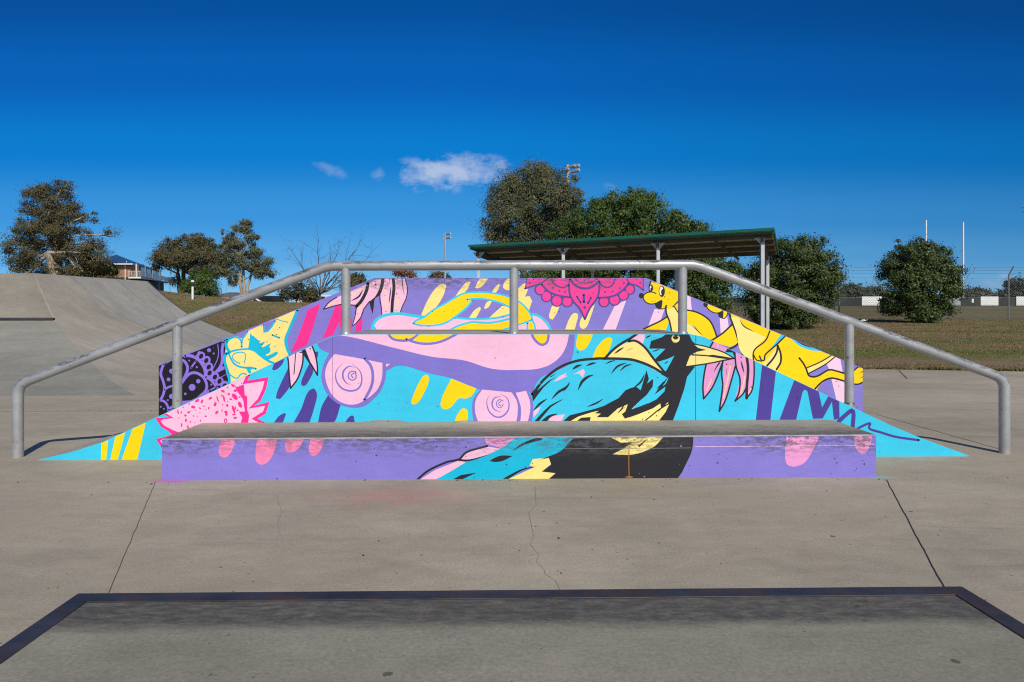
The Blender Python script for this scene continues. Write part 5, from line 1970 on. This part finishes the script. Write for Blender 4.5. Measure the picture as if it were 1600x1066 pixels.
# ------------------------------------------------------------------ materials of the place
def slab_material():
    m = concrete('slab_concrete', (.35, .308, .24, 1), .5, True, (.33, .275, .215, 1))
    tc = m.coord()
    # pink overspray left on the floor before the bench
    p = onz(620, 775, 0)
    mp = m.N('ShaderNodeMapping')
    mp.inputs['Location'].default_value = (-p.x, -p.y, 0)
    m.L(tc, mp.inputs[0])
    ln = m.N('ShaderNodeVectorMath')
    ln.operation = 'LENGTH'
    sc = m.N('ShaderNodeVectorMath')
    sc.operation = 'MULTIPLY'
    sc.inputs[1].default_value = (1.7, 3.4, 1)
    m.L(mp.outputs[0], sc.inputs[0])
    m.L(sc.outputs[0], ln.inputs[0])
    f = m.math('MULTIPLY', m.ramp(ln.outputs['Value'], .0, 1.0, .62, 0.0), m.ramp(m.noise(9, 6), .25, .7), True)
    m.stain(f, (.55, .19, .2, 1))
    for px, py, c, rad in ((268, 752, (.6, .1, .4, 1), .10), (1376, 746, (.1, .5, .7, 1), .07)):
        q = onz(px, py, 0)
        mp = m.N('ShaderNodeMapping')
        mp.inputs['Location'].default_value = (-q.x, -q.y, 0)
        m.L(tc, mp.inputs[0])
        sc = m.N('ShaderNodeVectorMath')
        sc.operation = 'MULTIPLY'
        sc.inputs[1].default_value = (.7 / rad, 3.0 / rad, 1)
        m.L(mp.outputs[0], sc.inputs[0])
        ln = m.N('ShaderNodeVectorMath')
        ln.operation = 'LENGTH'
        m.L(sc.outputs[0], ln.inputs[0])
        m.stain(m.ramp(ln.outputs['Value'], .4, 1.3, .8, 0), c)
    return m.done()


def grimy(name, base, y0, y1, dark, strength, streak=.5, warm=None):
    """concrete with a rubbed dark band between two depths (object space), as wax and rubber leave along an edge"""
    m = concrete(name, base, streak, True, warm)
    sp = m.N('ShaderNodeSeparateXYZ')
    m.L(m.coord(), sp.inputs[0])
    wob = m.math('ADD', sp.outputs[1], m.math('MULTIPLY', m.math('SUBTRACT', m.noise(11, 9, .78, (.5, 1.3, 1)), .5), abs(y1 - y0) * 1.6))
    band = m.ramp(wob, y0, y1)
    tex = m.ramp(m.noise(38, 8, .78, (.5, 1.3, 1)), .3, .58, .4, 1.0)
    m.stain(m.math('MULTIPLY', m.math('MULTIPLY', band, tex), strength, True), dark)
    return m.done()


M_SLAB = slab_material()
M_CONC_TRIM = concrete('trim_concrete', (.34, .31, .27, 1), .4).done()
M_BANK = concrete('bank_concrete', (.33, .30, .25, 1), .25, False, (.36, .305, .23, 1)).done()  # side-face concrete lightened, as the grey panel is, to offset its weaker sun
M_BANK3 = concrete('bank_concrete_front_darkened', (.235, .215, .18, 1), .25, False, (.27, .225, .17, 1)).done()  # same concrete with a darker colour on the front, offsetting its stronger sun
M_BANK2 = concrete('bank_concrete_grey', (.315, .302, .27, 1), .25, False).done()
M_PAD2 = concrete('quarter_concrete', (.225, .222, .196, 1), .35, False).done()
_zt = .30
_fy = onz(800, 921, _zt).y
M_PAD = grimy('pad_concrete', (.235, .224, .178, 1), _fy - 1.0 - .25, _fy - 1.0 - .19, (.05, .047, .05, 1), .9, .5)
M_BENCH_TOP = grimy('bench_concrete', (.36, .325, .27, 1), .48, .06, (.055, .048, .05, 1), .9, 1.0, (.3, .23, .17, 1))
M_NOSING = plain('worn_steel', (.62, .61, .6, 1), .4, .6, .3, 8)


def pipe_material():
    m = Mat('galvanised_pipe', (.39, .40, .415, 1), .42, .35, .5)
    m.vary(m.noise(9, 6, .65, (.4, 1, 1)), .82, 1.12)
    gn = m.N('ShaderNodeNewGeometry')
    sp = m.N('ShaderNodeSeparateXYZ')
    m.L(gn.outputs['Normal'], sp.inputs[0])
    # grinding marks on the upper, outer side of the pipe
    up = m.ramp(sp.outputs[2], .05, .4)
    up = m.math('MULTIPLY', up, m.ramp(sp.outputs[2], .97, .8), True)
    a = m.ramp(m.noise(15, 9, .78, (.4, 1.6, 1.6)), .46, .53)
    a = m.math('MULTIPLY', a, m.ramp(m.noise(3.2, 4, .6, (1, 1, 1), (8, 2, 5)), .4, .6, .25, 1.0))
    m.stain(m.math('MULTIPLY', m.math('MULTIPLY', a, up), .85, True), (.05, .055, .06, 1))
    b = m.ramp(m.noise(24, 5, .7, (1, 1, .6), (3, 3, 3)), .64, .68)
    m.stain(m.math('MULTIPLY', b, .7), (.07, .07, .07, 1))
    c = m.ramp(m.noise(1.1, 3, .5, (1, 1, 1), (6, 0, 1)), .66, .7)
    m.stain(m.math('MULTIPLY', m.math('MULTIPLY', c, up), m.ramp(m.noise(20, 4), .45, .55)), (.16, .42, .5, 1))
    d = m.ramp(m.noise(5, 5, .6, (1, 1, 1), (1, 0, 7)), .66, .74)
    m.stain(m.math('MULTIPLY', d, .6), (.2, .1, .06, 1))
    r = m.ramp(m.noise(14, 5), .3, .7, .34, .55)
    m.L(r, m.b.inputs['Roughness'])
    m.bump(m.noise(60, 4), .08, .003)
    return m.done()


M_PIPE = pipe_material()


def edge_material():
    m = Mat('dark_steel', (.04, .043, .056, 1), .5, .4, .4)
    m.vary(m.noise(12, 6, .65, (.3, 1, 1)), .6, 1.6)
    m.stain(m.math('MULTIPLY', m.ramp(m.noise(6, 7, .7, (1, 1, 1), (2, 5, 0)), .46, .62), .8), (.085, .05, .036, 1))
    m.L(m.ramp(m.noise(20, 5), .3, .7, .4, .7), m.b.inputs['Roughness'])
    return m.done()


M_EDGE = edge_material()


def turf_material():
    m = Mat('turf', (.16, .12, .07, 1), .95, 0, .1)
    n = m.noise(.35, 4, .6, (1, 2.2, 1))
    m.col = m.mix(m.ramp(n, .46, .58), (.185, .135, .075, 1), (.13, .13, .045, 1))
    sp = m.N('ShaderNodeSeparateXYZ')
    m.L(m.coord(), sp.inputs[0])
    # worn strip of bare earth beside the slab, drier field beyond the fence
    e = m.math('MULTIPLY', m.ramp(m.math('ADD', sp.outputs[1], m.math('MULTIPLY', m.noise(.8, 4), 1.6)), 14.2, 15.2, 1, 0), m.ramp(m.math('ADD', sp.outputs[1], m.math('MULTIPLY', m.noise(.9, 4), .8)), 13.0, 13.5), True)
    m.stain(m.math('MULTIPLY', e, .75), (.21, .145, .10, 1))
    yy = m.math('ADD', sp.outputs[1], m.math('MULTIPLY', m.noise(.5, 3), 2.0))
    gb = m.math('MULTIPLY', m.ramp(yy, 15.2, 16.0), m.ramp(yy, 18.2, 17.0), True)
    m.stain(m.math('MULTIPLY', gb, .8), (.12, .135, .035, 1))
    f = m.ramp(sp.outputs[1], 32, 34)
    m.stain(m.math('MULTIPLY', f, .8), (.15, .13, .068, 1))
    g = m.math('MULTIPLY', m.ramp(m.noise(.7, 5, .6, (1, 2, 1), (7, 2, 0)), .55, .65), .7)
    m.stain(g, (.13, .082, .055, 1))
    m.vary(m.noise(.16, 5, .65, (.5, 1.4, 1), (3, 3, 0)), .78, 1.2)
    m.vary(m.noise(4.5, 6, .7), .75, 1.25)
    m.vary(m.noise(30, 5, .7), .75, 1.25)
    m.bump(m.noise(16, 7, .75), .7, .05)
    return m.done()


M_TURF = turf_material()
M_SHEET = plain('roof_underside', (.82, .79, .74, 1), .6, .2, .1, 2)
M_GREEN = plain('green_gutter', (.006, .10, .066, 1), .4, 0, .12, 2)
M_FRAME_DARK = plain('frame_steel', (.10, .09, .078, 1), .6, .2, .15, 3)
M_POST = plain('shelter_post_paint', (.46, .48, .52, 1), .5, .1, .08, 4)
M_GALV = plain('galvanised_grey', (.42, .43, .44, 1), .5, .3, .12, 1)
M_LAMP = plain('lamp_housing', (.34, .37, .41, 1), .35, .5, .15, 3)
M_GLASS = plain('lamp_glass', (.6, .66, .72, 1), .1, 0, .05, 2)
M_WHITE = plain('white_paint', (.74, .75, .76, 1), .5, 0, .06, 1)
M_PGREY = plain('grey_panel', (.33, .36, .38, 1), .6, 0, .1, 1)
M_FPOST = plain('fence_post_steel', (.17, .18, .17, 1), .6, .3, .2, 5)
M_WIRE = plain('fence_wire', (.13, .14, .15, 1), .6, .4, .1, 1)
M_FDARK = plain('dark_panel', (.024, .03, .03, 1), .7, 0, .25, .6)
M_BRICK = Mat('orange_brick', (.34, .165, .09, 1), .85)
_bk = M_BRICK.N('ShaderNodeTexBrick')
_bk.inputs['Color1'].default_value = (.34, .16, .085, 1)
_bk.inputs['Color2'].default_value = (.27, .13, .075, 1)
_bk.inputs['Mortar'].default_value = (.42, .36, .3, 1)
_bk.inputs['Scale'].default_value = 2.2
_bk.inputs['Mortar Size'].default_value = .012
M_BRICK.L(M_BRICK.mapping((1, 1, 1), (0, 0, 0), (R(90), 0, 0)), _bk.inputs['Vector'])
M_BRICK.col = _bk.outputs[0]
M_BRICK.vary(M_BRICK.noise(3), .85, 1.15)
M_BRICK = M_BRICK.done()
M_ROOFBLUE = Mat('blue_roof', (.03, .07, .16, 1), .4)
_w = M_ROOFBLUE.N('ShaderNodeTexWave')
_w.bands_direction = 'Z'
_w.inputs['Scale'].default_value = 3.2
M_ROOFBLUE.L(M_ROOFBLUE.coord(), _w.inputs['Vector'])
M_ROOFBLUE.vary(_w.outputs['Fac'], .8, 1.15)
M_ROOFBLUE = M_ROOFBLUE.done()
M_ROOFGREY = plain('grey_roof', (.12, .115, .12, 1), .7, 0, .15, 2)
M_DARKGLASS = plain('dark_glass', (.02, .025, .03, 1), .08, 0, .1, 1)
M_TYRE = plain('tyre_rubber', (.02, .02, .02, 1), .85)
M_CARDARK = plain('dark_blue_paint', (.03, .045, .07, 1), .25, .2, .05, 1)
M_ORANGE = plain('orange_paint', (.8, .16, .02, 1), .6)

# ------------------------------------------------------------------ build the place
terrain()
skate_slab()
left_bank()
build_mural_wall()
rail()
pad()
shelter()
house()
wire_fence()
field_edge()
goal()
floodlight('short floodlight pole left of the shelter, rising over the rail', 90, 695.5, 364, .12, [(4.5, 2, .35), (5, 8, .35)])
floodlight('tall floodlight pole with four lamp heads behind the tallest gum tree', 75, 887, 258, .19, [(-4, 8, .4), (5, 3, .45), (11, 3, .5), (11, 10, .5)])
floodlight('floodlight with lamp heads cut by the right edge of the picture', 95, 1606, 321, .2, [(-7, 3, .4), (-6, 9, .4), (5, 3, .4), (5, 9, .4)])
small_things()
all_trees()
grass()
grit()
